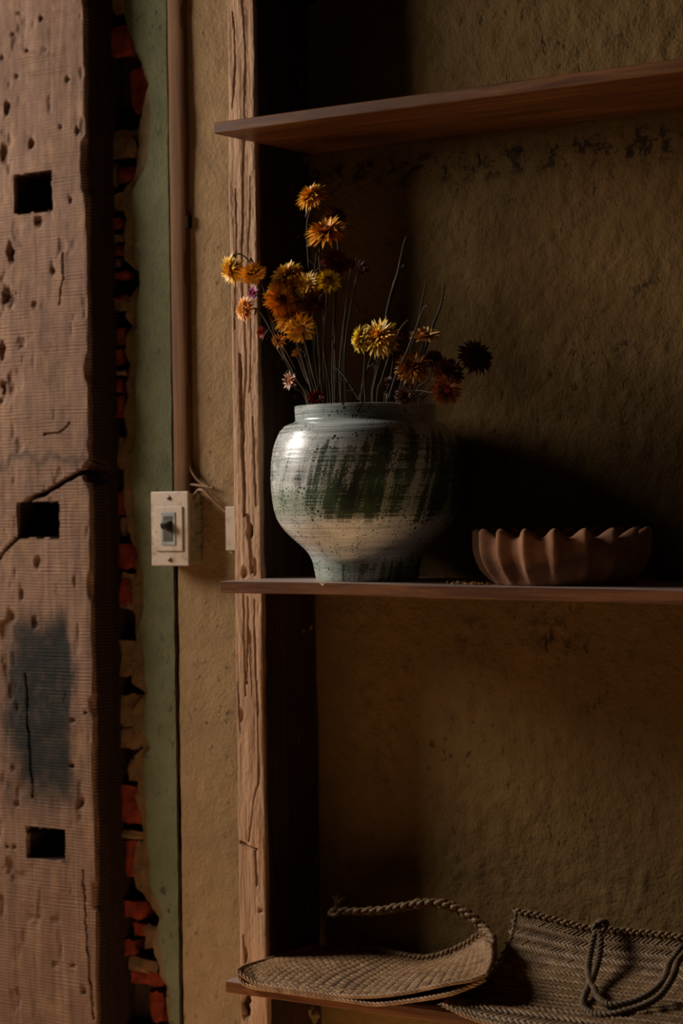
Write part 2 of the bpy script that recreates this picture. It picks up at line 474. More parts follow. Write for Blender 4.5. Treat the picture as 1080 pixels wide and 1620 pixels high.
ppits = [(388, 1590, 9, 22, 14), (386, 905, 5, 10, 6), (396, 840, 6, 16, 7), (390, 1080, 3, 4, 5), (381, 1130, 3, 12, 4), (412, 1440, 4, 5, 4), (388, 1510, 3, 14, 6), (403, 895, 3, 18, 5)]

def h_post(x, z):
    d = 0.004 * (fbm(x * 40, z * 6, 61) - 0.5) + 0.0016 * (fbm(x * 170, z * 16, 63, 3) - 0.5) + 0.0012 * (fbm(x * 220, z * 160, 64, 2) - 0.5)
    for pts, wd, dep in gro:
        q = segdist(x + 0.006 * (fbm(x * 30, z * 24, 8, 3) - 0.5), z, pts)
        wv = wd * (0.5 + 1.0 * fbm(x * 0, z * 30, 17, 2))
        d = d + dep * 0.75 * (1 - sstep(0.1, 1.1, q / wv))
    for (px, py, rx, rz, dep) in ppits:
        c = pxz(px, py)
        q = np.hypot((x - c[0]) / (rx * .0011), (z - c[1]) / (rz * .00094)) + 0.8 * (fbm(x * 150, z * 90, 31, 2) - 0.5)
        d = d + dep * 0.001 * (1 - sstep(0.5, 1.2, q))
    e = np.minimum(XP1 - x, x - XP0)
    wv = 0.0045 * fbm(x * 0 + (x > (XP0 + XP1) / 2) * 5, z * 14, 71, 4)
    return d + 0.9 * np.clip(wv - e, 0, 1)

def s_post(y, z, x):
    d = 0.004 * (fbm(y * 25, z * 5, 81) - 0.5) + 0.0015 * (fbm(y * 90, z * 14, 83, 3) - 0.5)
    edge = np.clip(0.012 - (y - YP), 0, 0.012) / 0.012
    cr_ = segdist(y, z, [(-0.12, 0.93), (-0.115, 0.86), (-0.10, 0.80)])
    d = d + 0.006 * (1 - sstep(0.001, 0.003, cr_))
    # the side grows slightly hollow where boards meet it
    return np.clip(d, -0.0015, 0.02) + 0.0015 + edge ** 2 * 0.0035 * fbm(y * 0 + 5, z * 14, 71, 4)

zp = axis_pts((0.0, 0.52, 20), (0.52, 2.26, 760), (2.26, 2.7, 12))
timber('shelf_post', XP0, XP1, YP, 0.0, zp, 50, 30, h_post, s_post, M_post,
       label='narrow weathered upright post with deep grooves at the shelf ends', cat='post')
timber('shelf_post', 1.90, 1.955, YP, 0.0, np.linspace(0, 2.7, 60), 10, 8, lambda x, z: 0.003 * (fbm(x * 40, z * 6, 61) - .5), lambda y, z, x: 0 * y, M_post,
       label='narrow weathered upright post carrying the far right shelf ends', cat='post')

# --- wall left of the post: backing, coats, bricks
mb = MB(); mb.box((-2.2, -0.045, 0.0), (-0.06, 0.06, 2.7))
wall_left = mb.build('wall_left', M_dark, smooth=False, kind='structure', label='broken brick and plaster wall between the two posts')

edge_px = [(-30, 195), (20, 196), (45, 203), (80, 214), (100, 226), (130, 236), (200, 238), (255, 234), (285, 216), (300, 207), (330, 205), (345, 211), (410, 210),
           (430, 222), (450, 222), (470, 216), (500, 213), (515, 217), (532, 208), (560, 206), (575, 214), (600, 214), (650, 210), (690, 211), (720, 206),
           (750, 204), (790, 209), (850, 214), (880, 222), (920, 224), (960, 226), (990, 217), (1010, 216), (1040, 228), (1080, 228), (1095, 231), (1120, 224),
           (1150, 222), (1184, 234), (1196, 224), (1225, 228), (1260, 228), (1310, 231), (1400, 234), (1420, 246), (1450, 257), (1462, 249), (1490, 252), (1540, 258), (1560, 268), (1650, 272)]
coat_off = [30, 4, 0, 8, 4, 3, 30, 30, 12, 22, 24, 20, 22, 6, 4, 16, 24, 18, 20, 14, 16, 20, 22, 18, 24, 14, 22, 14, 8, 22, 24, 6, 4, 32, 34, 4, 24, 20, 14, 22, 10, 22, 10, 26, 24, 12, 6, 20, 10, 8, 6]

def sheet(name, edge, xr, yf, thick, mat, parent, seed, nz=520, nx=16, amp=0.0015, rag=0.004):
    ez = np.array([P(px, py, yf)[2] for py, px in edge]); ex = np.array([P(px, py, yf)[0] for py, px in edge])
    o = np.argsort(ez); ez = ez[o]; ex = ex[o]
    zz = np.linspace(ez[0], ez[-1], nz)
    xl = np.interp(zz, ez, ex) + rag * (fbm(zz * 45, zz * 0, seed, 3) - 0.5) * 2
    V = []
    for j in range(nz):
        t = np.concatenate([[0], np.linspace(0, 1, nx) ** 1.3])
        x = xl[j] + (xr - xl[j]) * t
        y = yf + amp * (fbm(x * 30, np.full_like(x, zz[j] * 30), seed + 2, 3) - 0.5) * 2
        y[0] = yf + thick
        y[1] += 0.002
        V += list(np.stack([x, y, np.full_like(x, zz[j])], -1))
    return mesh_obj(name, V, grid_faces(nz, nx + 1), mat, parent, sharp=50)

XG = float(P(269, 500, YL)[0])          # right limit of the green paint
green = sheet('green_plaster', edge_px, XG, YL, 0.012, M_green, wall_left, 3)
green['label'] = 'faded green painted plaster strip'
coat = sheet('base_coat', [(py, px - o_ * 0.65) for (py, px), o_ in zip(edge_px, coat_off)], XG, YL + 0.006, 0.02, M_coat, wall_left, 11, rag=0.006, amp=0.003)
coat['label'] = 'crumbling brown base coat under the paint'
# brown plaster beside the post
xs = np.linspace(XG + 0.007, XP0 - 0.0005, 60); zs = np.linspace(0.3, 2.4, 500)
X, Z = np.meshgrid(xs, zs)
X[:, 0] += 0.003 * (fbm(zs * 30, zs * 0, 5, 3) - 0.5)
Y = YL + 0.002 - 0.004 * (fbm(X * 12, Z * 8, 13) - 0.5) - 0.0015 * (fbm(X * 70, Z * 60, 15, 3) - 0.5)
V = np.stack([X, Y, Z], -1).reshape(-1, 3)
lp = mesh_obj('brown_plaster', V, grid_faces(len(zs), len(xs)), M_wall_l, wall_left)
lp['label'] = 'stained brown plaster beside the post'

def rock(name, x0, z0, x1, z1, yf, yb, mat, parent, seed, jit=0.18, sub=3):
    bm = bmesh.new(); bmesh.ops.create_cube(bm, size=1)
    bmesh.ops.subdivide_edges(bm, edges=bm.edges[:], cuts=sub, use_grid_fill=True)
    r = random.Random(seed); sx, sy, sz = x1 - x0, yb - yf, z1 - z0
    mn = min(sx, sz)
    for v in bm.verts:
        p = v.co.copy(); q = p.length / 0.87
        k = 1 - 0.10 * max(0, q - 0.65) / 0.35
        n1 = (vnoise(p.x * 4 + seed, p.z * 4 + p.y * 3, seed) - 0.5); n2 = (vnoise(p.x * 4 + 9, p.z * 4 + seed + p.y * 3, seed + 4) - 0.5)
        v.co = Vector(((p.x * k + 0.5) * sx + n1 * jit * mn, (p.y * k + 0.5) * sy + (n1 + n2) * 0.005, (p.z * k + 0.5) * sz + n2 * jit * mn))
    me = bpy.data.meshes.new(name); bm.to_mesh(me); bm.free()
    me.polygons.foreach_set('use_smooth', [True] * len(me.polygons)); me.set_sharp_from_angle(angle=math.radians(35))
    me.materials.append(mat)
    o = bpy.data.objects.new(name, me); o.location = (x0, yf, z0)
    return put(o, parent)

bricks = [  # px x0,y0,x1,y1, red?, proud
    (150, 38, 204, 92, 1, 4), (204, 104, 234, 180, 1, 0), (150, -40, 200, 30, 0, 0), (160, 204, 214, 254, 0, 2), (186, 262, 216, 290, 1, 6), (150, 258, 184, 300, 0, 0),
    (155, 302, 205, 338, 0, 2), (160, 344, 190, 364, 1, 5), (160, 367, 196, 386, 0, 3), (158, 388, 190, 406, 1, 5), (160, 409, 190, 426, 0, 0), (160, 428, 204, 444, 1, 4),
    (165, 464, 206, 492, 0, 5), (178, 466, 198, 476, 1, 8), (160, 518, 196, 549, 1, 2), (160, 551, 194, 580, 1, 3), (160, 584, 200, 596, 0, 3), (164, 599, 192, 622, 1, 4), (164, 625, 196, 662, 1, 0),
    (160, 690, 206, 742, 0, 2), (178, 776, 197, 816, 1, 2), (170, 818, 200, 850, 0, -4), (176, 858, 212, 900, 1, 4), (188, 904, 222, 965, 0, 5), (186, 916, 206, 958, 1, 8),
    (178, 1014, 228, 1068, 0, 6), (180, 1098, 226, 1150, 0, 2), (190, 1152, 226, 1182, 0, 3), (204, 1200, 228, 1236, 0, 3), (188, 1244, 224, 1300, 1, 4),
    (190, 1316, 232, 1326, 0, 6), (196, 1330, 216, 1386, 1, 2), (214, 1330, 236, 1410, 0, 2), (196, 1428, 226, 1452, 1, 5), (210, 1462, 232, 1480, 1, 3), (226, 1466, 254, 1500, 0, 4),
    (190, 1488, 214, 1510, 1, 0), (200, 1520, 250, 1538, 0, 2), (206, 1540, 258, 1556, 1, 4), (236, 1570, 258, 1616, 1, 2), (180, 1630, 250, 1700, 1, 2)]
for i, (a, b, c, d, red, pr) in enumerate(bricks):
    yf = YL + 0.012 - pr * 0.0008
    p0 = P(a, d, yf); p1 = P(c, b, yf)
    rock('brick' if red else 'mortar_lump', max(p0[0], TX1 - 0.004), p0[2], p1[0], p1[2], yf, -0.042, M_brick if red else M_mortar, wall_left, i * 3 + 1, 0.22)

# ------------------------------------------------------------------ shelves
def shelf(zl, zr, th, label, seed, x1=1.90):
    nx, x0 = 90, -0.0055
    xs = np.linspace(x0, x1, nx); prof = []
    r = 0.0012
    prof = [(YS + r, 0), (YS, r), (YS, th - r), (YS + r, th), (-0.16, th), (-0.005, th), (-0.005, 0), (-0.16, 0)]
    V = []
    for x in xs:
        zt_ = zl + (zr - zl) * (x - x0) / 0.75
        wob = 0.0012 * (vnoise(x * 5, seed, seed) - 0.5)
        for (y, h) in prof: V.append((x + (0.0 if y > YS + 0.1 else 0), y + (wob if y < -0.2 else 0), zt_ - th + h + wob))
    n = len(prof); f = [tuple(reversed(q)) for q in grid_faces(nx, n, True)]
    f.append(tuple(range(n))); f.append(tuple((nx - 1) * n + i for i in range(n))[::-1])
    return mesh_obj('shelf_board', V, f, M_shelf, sharp=30, label=label, cat='shelf', group='plain shelf boards')

zTop = P(340, 193, YS)[2]; zTopR = P(1080, 92, YS)[2]
zMid = P(352, 919, YS)[2]; zMidR = P(1080, 935, YS)[2]
zBot = P(363, 1552, YS)[2]
shelf(zTop, zTop, 0.0165, 'empty top shelf board, its underside showing reddish grain', 3)
mid = shelf(zMid, zMidR, 0.0170, 'middle shelf board carrying the speckled vase and the fluted bowl', 8)
shelf(zBot, zBot, 0.0172, 'bottom shelf board under the two woven straw bags', 5)
def zmid(x): return zMid + (zMidR - zMid) * (x + 0.0055) / 0.75

M_chip = plain('fresh_splinter', (0.55, 0.42, 0.33), 0.5, 0.3)
p = P(505, 925, YS)
mb = MB(); mb.add([(0, 0, 0), (0.010, 0, -0.001), (0.006, 0, -0.0045), (0.001, 0.004, 0.0006), (0.010, 0.004, 0.0004), (0.004, -0.0012, -0.0012)],
                  [(0, 5, 3), (5, 4, 3), (5, 1, 4), (0, 2, 5), (2, 1, 5)])
mb.v = [(a + p[0], b + YS + 0.0, c + zmid(p[0])) for a, b, c in mb.v]
o = mb.build('chip', M_chip, mid, smooth=False); o['label'] = 'pale chipped spot on the front edge'

# ------------------------------------------------------------------ conduit, clip, hook
cx0, cx1 = P(267, 400, YL - 0.012)[0], P(293, 400, YL - 0.012)[0]
zb = P(281, 779, YL - 0.012)[2]
V = []; prof = []
for k in range(9):
    an = math.pi * k / 8
    sx = -math.cos(an); sy = math.sin(an) ** 0.35 if 0 < k < 8 else 0
    prof.append((sx, sy))
zz = np.linspace(zb, 2.5, 160)
for z in zz:
    wob = 0.0025 * (vnoise(z * 4, 1, 3) - 0.5); ww = 1 + 0.06 * (vnoise(z * 18, 5, 6) - 0.5)
    for sx, sy in prof:
        V.append(((cx0 + cx1) / 2 + wob + sx * (cx1 - cx0) / 2 * ww, YL + 0.001 - sy * 0.013, z))
n = len(prof)
f = grid_faces(len(zz), n, True) + [tuple(range(n))[::-1]]
con = empty('conduit', ((cx0 + cx1) / 2, YL, zb), 'brown rounded wooden conduit running down the wall to the switch', 'conduit')
o = mesh_obj('conduit_casing', [(a - con.location.x, b - con.location.y, c - con.location.z) for a, b, c in V], f, M_pipe, con, sharp=50)
M_clip = plain('dull_clip', (0.016, 0.008, 0.004), 0.9, 0.05, 0.0)
p = P(296, 352, YL)
mb = MB(); mb.box((cx1 - 0.002, YL - 0.009, p[2] - 0.010), (cx1 + 0.004, YL + 0.003, p[2] + 0.010))
mb.v = [(a - con.location.x, b - con.location.y, c - con.location.z) for a, b, c in mb.v]
bevel(mb.build('clip', M_clip, con, smooth=False))

p = P(493, 2, -0.004)
hk = empty('wall_hook', p, 'small dark metal hook high in the corner beside the post', 'hook')
mb = MB(); mb.box((-0.007, -0.003, -0.004), (0.007, 0.004, 0.03)); bevel(mb.build('hook_plate', M_clip, hk, smooth=False))
mb = MB(); mb.tube(catmull([(0, 0, 0.01), (0, -0.010, 0.006), (0.001, -0.016, -0.002), (0.001, -0.020, 0.006)], 12), 0.0022, 8); mb.build('hook_arm', M_clip, hk)

# ------------------------------------------------------------------ switch
def cream():
    t = NT('aged_cream_plastic')
    n = t.noise(40, 5, 0.7); e = t.noise(9, 3)
    col = t.mix(t.ramp(e, [(0.3, 0.0), (0.7, 0.6)]), (0.44, 0.34, 0.25), (0.34, 0.245, 0.16))
    col = t.mix(t.ramp(n, [(0.52, 0.0), (0.68, 0.75)]), col, (0.17, 0.08, 0.035))
    return t.done(col, 0.5, None, 0.35)
M_cream = cream()
M_box = plain('dirty_box_plastic', (0.28, 0.235, 0.12), 0.7, 0.2, var=0.35)
M_grey = plain('grey_toggle_frame', (0.24, 0.25, 0.22), 0.5, 0.3)
M_black = plain('black_toggle', (0.014, 0.014, 0.013), 0.4, 0.4)
M_screw = plain('rusty_screw', (0.10, 0.075, 0.05), 0.4, 0.5, 0.6)
ys = YL - 0.034
a = P(241, 895, ys); b = P(298, 777, ys)
W_, H_ = b[0] - a[0], b[2] - a[2]
sw = empty('light_switch', ((a[0] + b[0]) / 2, YL, a[2]), 'grimy cream light switch with a black toggle below the conduit', 'switch')
mb = MB(); mb.box((-W_ / 2 + 0.004, -0.030, 0.004), (W_ / 2 - 0.003, 0.001, H_ - 0.004)); bx = bevel(mb.build('back_box', M_box, sw, smooth=False))
mb = MB()
for k in range(4):
    z = H_ * (0.22 + 0.19 * k); mb.box((W_ / 2 - 0.006, -0.014, z - 0.0015), (W_ / 2 - 0.0008, 0.0, z + 0.0015))
for k in range(3):
    z = H_ * (0.315 + 0.19 * k); mb.box((W_ / 2 - 0.006, -0.013, z - 0.006), (W_ / 2 - 0.0022, 0.0, z + 0.006))
o = mb.build('side_ribs', M_box, bx, smooth=False)
mb = MB(); mb.box((-W_ / 2, -0.036, 0), (W_ / 2, -0.030, H_)); pl_ = bevel(mb.build('plate', M_cream, sw, smooth=False), 0.0015)
# raised frame: four bars round a recessed field
fw, fz0, fz1 = W_ * 0.37, H_ * 0.20, H_ * 0.80
mb = MB(); q = 0.0022
mb.box((-fw, -0.0385, fz0), (fw, -0.0362, fz1)); o = bevel(mb.build('inner_frame', M_cream, pl_, smooth=False), 0.0008)
mb = MB(); mb.box((-W_ * 0.19, -0.0398, H_ * 0.28), (W_ * 0.19, -0.0386, H_ * 0.72)); bevel(mb.build('toggle_frame', M_grey, pl_, smooth=False), 0.0005)
mb = MB(); mb.box((-W_ * 0.13, -0.0402, H_ * 0.33), (W_ * 0.13, -0.0399, H_ * 0.67)); mb.build('toggle_slot', M_screw, pl_, smooth=False)
mb = MB()
mb.add([(-0.0065, -0.0402, H_ * .49), (0.0065, -0.0402, H_ * .49), (0.0065, -0.0402, H_ * .61), (-0.0065, -0.0402, H_ * .61),
        (-0.005, -0.051, H_ * .50), (0.005, -0.051, H_ * .50), (0.005, -0.0535, H_ * .57), (-0.005, -0.0535, H_ * .57)],
       [(0, 3, 2, 1), (4, 5, 6, 7), (0, 1, 5, 4), (1, 2, 6, 5), (2, 3, 7, 6), (3, 0, 4, 7)])
bevel(mb.build('toggle', M_black, sw, smooth=False), 0.0008)
for zc in (0.085, 0.915):
    mb = MB(); mb.tube([(0, -0.0358, H_ * zc), (0, -0.0378, H_ * zc), (0, -0.0384, H_ * zc)], [0.0034, 0.0034, 0.002], 12); mb.build('screw', M_screw, sw, sharp=40)

a = P(357, 871, YL - 0.02); b = P(378, 801, YL - 0.02)
jb = empty('junction_box', (min(b[0], XP0 - 0.006) - 0.004, YL, a[2]), 'small white junction box half hidden behind the narrow post', 'junction box')
w2 = XP0 - 0.001 - a[0]
mb = MB(); mb.box((a[0] - jb.location.x, -0.020, 0), (XP0 - 0.001 - jb.location.x, 0.001, b[2] - a[2])); bevel(mb.build('cover', M_cream, jb, smooth=False), 0.0012)
mb = MB(); mb.box((a[0] - jb.location.x + 0.001, -0.012, -0.0045), (XP0 - 0.002 - jb.location.x, 0.001, 0.0)); bevel(mb.build('base', M_box, jb, smooth=False), 0.0008)
M_cable = plain('brown_cable', (0.20, 0.10, 0.045), 0.5, 0.3)
for k, (pts, lab) in enumerate([
    ([(305, 786), (312, 777), (322, 776), (336, 790), (352, 805), (360, 812)], 'thin brown cable looping from the switch to the junction box'),
    ([(297, 700), (300, 735), (307, 752), (318, 764), (332, 771)], 'thin brown cable end hanging loose along the conduit foot'),
    ([(293, 766), (306, 767), (320, 769), (338, 772)], 'short brown cable stub leaving the conduit above the switch')]):
    pp = [P(x, y, YL - 0.006 - 0.002 * (k == 0)) for x, y in pts]
    if k == 0: pp[0] = P(305, 792, YL - 0.02)
    cb = catmull(pp, 24)
    mb = MB(); mb.tube([q - cb[0] for q in cb], 0.0020 if k else 0.0024, 8)
    mb.build('cable', M_cable, None, label=lab, cat='cable', loc=cb[0])

# ------------------------------------------------------------------ vase
YV = -0.1455
AX = 581.0
vb = P(AX, 917, YV); VX = float(vb[0]); VZ = float(zmid(VX))
depth = float((np.array([VX, YV, VZ]) - CAM) @ Fv)
prof_px = [(642, 111.5), (646, 111.8), (664.5, 110.5), (667, 113), (672.8, 128), (682, 136), (695.6, 142.5), (708, 146.5), (722, 149), (738, 150.5), (754, 151), (772, 150.5), (789, 149), (804, 146.5), (818, 142.5),
           (829, 136.5), (838, 129.5), (848, 120), (857, 110), (866, 100), (873, 94), (881, 89), (889, 86), (897, 84.5), (905, 83), (913, 81.5), (919, 79)]
prof = []
for py, hw in prof_px:
    z = P(AX, py, YV)[2] - VZ; prof.append((hw * depth / FPX, max(float(z), 0.0)))
prof[-1] = (prof[-1][0], 0.0)
out = prof[::-1]                                    # bottom -> top
inn = [(max(r - 0.006, 0.01), max(z, 0.008)) for r, z in out[::-1]]
inn[0] = (inn[0][0] + 0.003, out[-1][1] - 0.0005)
loop = [(0.0005, 0.0)] + out + [(out[-1][0] - 0.002, out[-1][1] + 0.0006)] + inn + [(0.0005, 0.008)]
# finer, with faint throwing ridges outside
fine = []
for (r0, z0), (r1, z1) in zip(loop[:-1], loop[1:]):
    m_ = max(1, int(math.hypot(r1 - r0, z1 - z0) / 0.0022))
    for k in range(m_): fine.append((r0 + (r1 - r0) * k / m_, z0 + (z1 - z0) * k / m_))
fine.append(loop[-1]); NS = 128; V = []
for r, z in fine:
    rr = r + (0.00022 * math.sin(z * 1500) + 0.0003 * float(vnoise(z * 160, 1, 3) - 0.5) if r > 0.02 else 0)
    V += [(rr * math.cos(2 * math.pi * k / NS), rr * math.sin(2 * math.pi * k / NS), z) for k in range(NS)]

def vase_mat():
    t = NT('speckled_glaze')
    x, y, z = t.sep()
    ang = t.math('ARCTAN2', y, x)                       # round the axis
    lines = t.noise(1.0, 5, 0.7, t.comb(t.math('MULTIPLY', ang, 0.6), 0.0, t.math('MULTIPLY', z, 420.0)))
    lines2 = t.noise(1.0, 3, 0.6, t.comb(t.math('MULTIPLY', ang, 1.5), 3.0, t.math('MULTIPLY', z, 90.0)))
    base = t.ramp(lines2, [(0.3, (0.42, 0.45, 0.43)), (0.5, (0.60, 0.62, 0.60)), (0.75, (0.76, 0.76, 0.73))])
    base = t.mix(t.ramp(lines, [(0.36, 0.85), (0.54, 0.0)]), base, (0.13, 0.145, 0.11))
    # pale bare band low on the body, green washes
    base = t.mix(t.math('MULTIPLY', t.band(z, 0.086, 0.10, 0.115, 0.15), 0.6), base, (0.20, 0.25, 0.16))
    base = t.mix(t.math('MULTIPLY', t.band(z, 0.038, 0.058, 0.078, 0.092), 0.30), base, (0.50, 0.44, 0.38))
    base = t.mix(t.math('MULTIPLY', t.band(z, -0.01, 0.0, 0.025, 0.042), 0.6), base, (0.22, 0.28, 0.19))
    base = t.mix(t.math('MULTIPLY', t.band(z, 0.222, 0.228, 0.30, 0.31), 0.45), base, (0.20, 0.26, 0.22))
    # slanting drips: columns in angle, long in z, broken by the throwing lines
    sa = t.math('ADD', ang, t.math('MULTIPLY', z, -1.9))
    dr = t.noise(1.0, 3, 0.55, t.comb(t.math('MULTIPLY', sa, 6.5), 0.0, t.math('MULTIPLY', z, 6.0)))
    dr2 = t.noise(1.0, 4, 0.65, t.comb(t.math('MULTIPLY', sa, 22.0), 4.0, t.math('MULTIPLY', z, 14.0)))
    dens = t.noise(1.0, 2, 0.5, t.comb(t.math('MULTIPLY', ang, 1.3), 7.0, t.math('MULTIPLY', z, 7.0)))
    heavy = t.n('ShaderNodeMapRange'); heavy.interpolation_type = 'SMOOTHSTEP'
    t.link(ang, heavy.inputs[0]); heavy.inputs[1].default_value = -2.0; heavy.inputs[2].default_value = -1.05
    heavy.inputs[3].default_value = 0.0; heavy.inputs[4].default_value = 0.12
    zb_ = t.math('MAXIMUM', t.band(z, 0.045, 0.130, 0.190, 0.238), t.math('MULTIPLY', t.band(z, -0.01, 0.004, 0.020, 0.040), 0.75))
    gran = t.noise(420, 3, 0.6)
    v = t.math('ADD', t.math('MULTIPLY', dr, 0.62), t.math('MULTIPLY', dr2, 0.38))
    v = t.math('ADD', v, t.math('MULTIPLY', t.math('SUBTRACT', dens, 0.5), 0.26))
    v = t.math('ADD', v, heavy.outputs[0])
    v = t.math('ADD', v, t.math('MULTIPLY', t.math('SUBTRACT', zb_, 1.0), 0.26))
    v = t.math('ADD', v, t.math('MULTIPLY', t.math('SUBTRACT', lines, 0.5), 0.62))
    v = t.math('ADD', v, t.math('MULTIPLY', t.math('SUBTRACT', gran, 0.5), 0.22))
    dm = t.ramp(v, [(0.535, 0.0), (0.60, 1.0)])
    # spatter: round dots of two sizes
    vo = t.voro(1.0, t.comb(t.math('MULTIPLY', ang, 22.0), 0.0, t.math('MULTIPLY', z, 165.0)))
    sel = t.noise(1.0, 2, 0.5, t.comb(t.math('MULTIPLY', ang, 4.0), 2.0, t.math('MULTIPLY', z, 26.0)))
    dots = t.math('GREATER_THAN', t.math('MULTIPLY', t.ramp(sel, [(0.42, 0.0), (0.72, 1.0)]), 0.50), vo)
    vo2 = t.voro(1.0, t.comb(t.math('MULTIPLY', ang, 52.0), 0.0, t.math('MULTIPLY', z, 360.0)))
    size2 = t.math('MULTIPLY', t.ramp(t.noise(1.0, 3, 0.5, t.comb(t.math('MULTIPLY', ang, 2.6), 5.0, t.math('MULTIPLY', z, 16.0))), [(0.40, 0.0), (0.65, 1.0)]), 0.46)
    dots2 = t.math('GREATER_THAN', size2, vo2)
    mk = t.math('MAXIMUM', dm, t.math('MAXIMUM', dots, dots2))
    gcol = t.mix(t.ramp(t.noise(22, 3), [(0.38, 0.0), (0.60, 1.0)]), (0.008, 0.013, 0.009), (0.040, 0.075, 0.032))
    col = t.mix(t.math('MULTIPLY', mk, 0.94), base, gcol)
    rough = t.ramp(t.noise(300, 2), [(0.3, 0.16), (0.7, 0.30)])
    h = t.math('ADD', t.math('MULTIPLY', lines, 1.0), t.math('MULTIPLY', gran, 0.5))
    return t.done(col, rough, t.bump(h, 0.28, 0.0008), 0.5)
mesh_obj('ceramic_vase', V, grid_faces(len(fine), NS, True), vase_mat(), label='round grey-white glazed ceramic vase with dark green drips and speckles', cat='vase', loc=(VX, YV, VZ), sharp=60)
RIM_Z = VZ + out[-1][1]; RIM_R = out[-1][0] - 0.012

# ------------------------------------------------------------------ bowl
YB = -0.128
bc = P(889, 915, YB); BX = float(bc[0]); BZ = float(zmid(BX)) 
bdep = float((np.array([BX, YB, BZ]) - CAM) @ Fv)
BR = 143 * bdep / FPX; BH = 0.0735
NL = 18; NA = NL * 16; th0 = math.radians(-90) - TH * 0 
def bowl_r(t):                                          # 0 foot .. 1 rim
    return BR * (0.76 + 0.18 * math.sin(min(t / 0.75, 1) * math.pi / 2) - 0.02 * max(0, t - 0.75))
cphi = math.atan2(-Fv[1], -Fv[0])                       # towards the viewer's side
V = []; rows = 0
def ringb(t, inner, dz=0.0):
    for k in range(NA):
        an = 2 * math.pi * k / NA
        cs = 0.5 + 0.5 * math.cos(NL * (an - cphi) - math.radians(110))
        rid = cs ** 1.9; ridw = cs ** 1.1
        fade = min(1, t / 0.25) ** 0.7
        if not inner:
            r = bowl_r(t) * (1 + fade * (0.115 * rid - 0.02))
            z = BH * t * (1 - 0.17 * (1 - ridw) * t ** 2)
        else:
            r = bowl_r(max(t, 0.08)) * (1 + fade * (0.10 * rid - 0.02)) - 0.010
            z = BH * t * (1 - 0.17 * (1 - ridw) * t ** 2) + 0.006 * (1 - t)
        r *= 1 + 0.010 * (float(vnoise(an * 3, t * 4, 5)) - 0.5)
        V.append((r * math.cos(an), r * 0.86 * math.sin(an), z + dz))
N1 = 22
V += [(0, 0, 0.0)] * NA
for j in range(N1): ringb(j / (N1 - 1), False)
# rounded lip
base_i = len(V) - NA
lip_o = V[-NA:]
tmp = len(V); ringb(1.0, True); lip_i = V[tmp:]; del V[tmp:]
for q in (0.25, 0.5, 0.75):
    for a, b in zip(lip_o, lip_i):
        V.append((a[0] + (b[0] - a[0]) * q, a[1] + (b[1] - a[1]) * q, a[2] + (b[2] - a[2]) * q + 0.0045 * math.sin(q * math.pi)))
for j in range(N1): ringb(1 - j / (N1 - 1), True)
V += [(0, 0, 0.006)] * NA
nr = len(V) // NA
def clay():
    t = NT('matte_clay')
    n = t.noise(30, 5, 0.65); f_ = t.noise(260, 4, 0.7)
    col = t.ramp(n, [(0.3, (0.20, 0.088, 0.045)), (0.55, (0.31, 0.150, 0.080)), (0.75, (0.39, 0.205, 0.12))])
    col = t.mix(t.math('MULTIPLY', f_, 0.3), col, (0.12, 0.055, 0.03))
    return t.done(col, 0.9, t.bump(t.math('ADD', f_, n), 0.5, 0.0012), 0.15)
mesh_obj('fluted_bowl', V, grid_faces(nr, NA, True), clay(), label='brown clay bowl with deep fluted ribs and scalloped rim', cat='bowl', loc=(BX, YB, BZ))

# crumbs of dry petals on the board
M_crumb = plain('dry_petal_crumbs', (0.40, 0.17, 0.035), 0.6, 0.3, var=0.6, scale=90)
mb = MB(); r = random.Random(4)
for k in range(70):
    c = P(r.gauss(742, 22), 905, r.uniform(-0.22, -0.06)); c[2] = zmid(c[0]) + 0.0006
    a_ = r.uniform(0, 6.3); L = r.uniform(0.002, 0.006); W = L * r.uniform(0.2, 0.45); h = r.uniform(0.0005, 0.003)
    d = np.array([math.cos(a_), math.sin(a_), 0]); e = np.array([-math.sin(a_), math.cos(a_), 0])
    mb.add([c - d * L, c + e * W + (0, 0, h), c + d * L + (0, 0, h * .5), c - e * W, c + (0, 0, h + 0.001)], [(0, 3, 4), (3, 2, 4), (2, 1, 4), (1, 0, 4)])
mb.build('petal_crumbs', M_crumb, None, smooth=False, label='scatter of fallen dry petal crumbs between vase and bowl', cat='petals', kind='stuff')

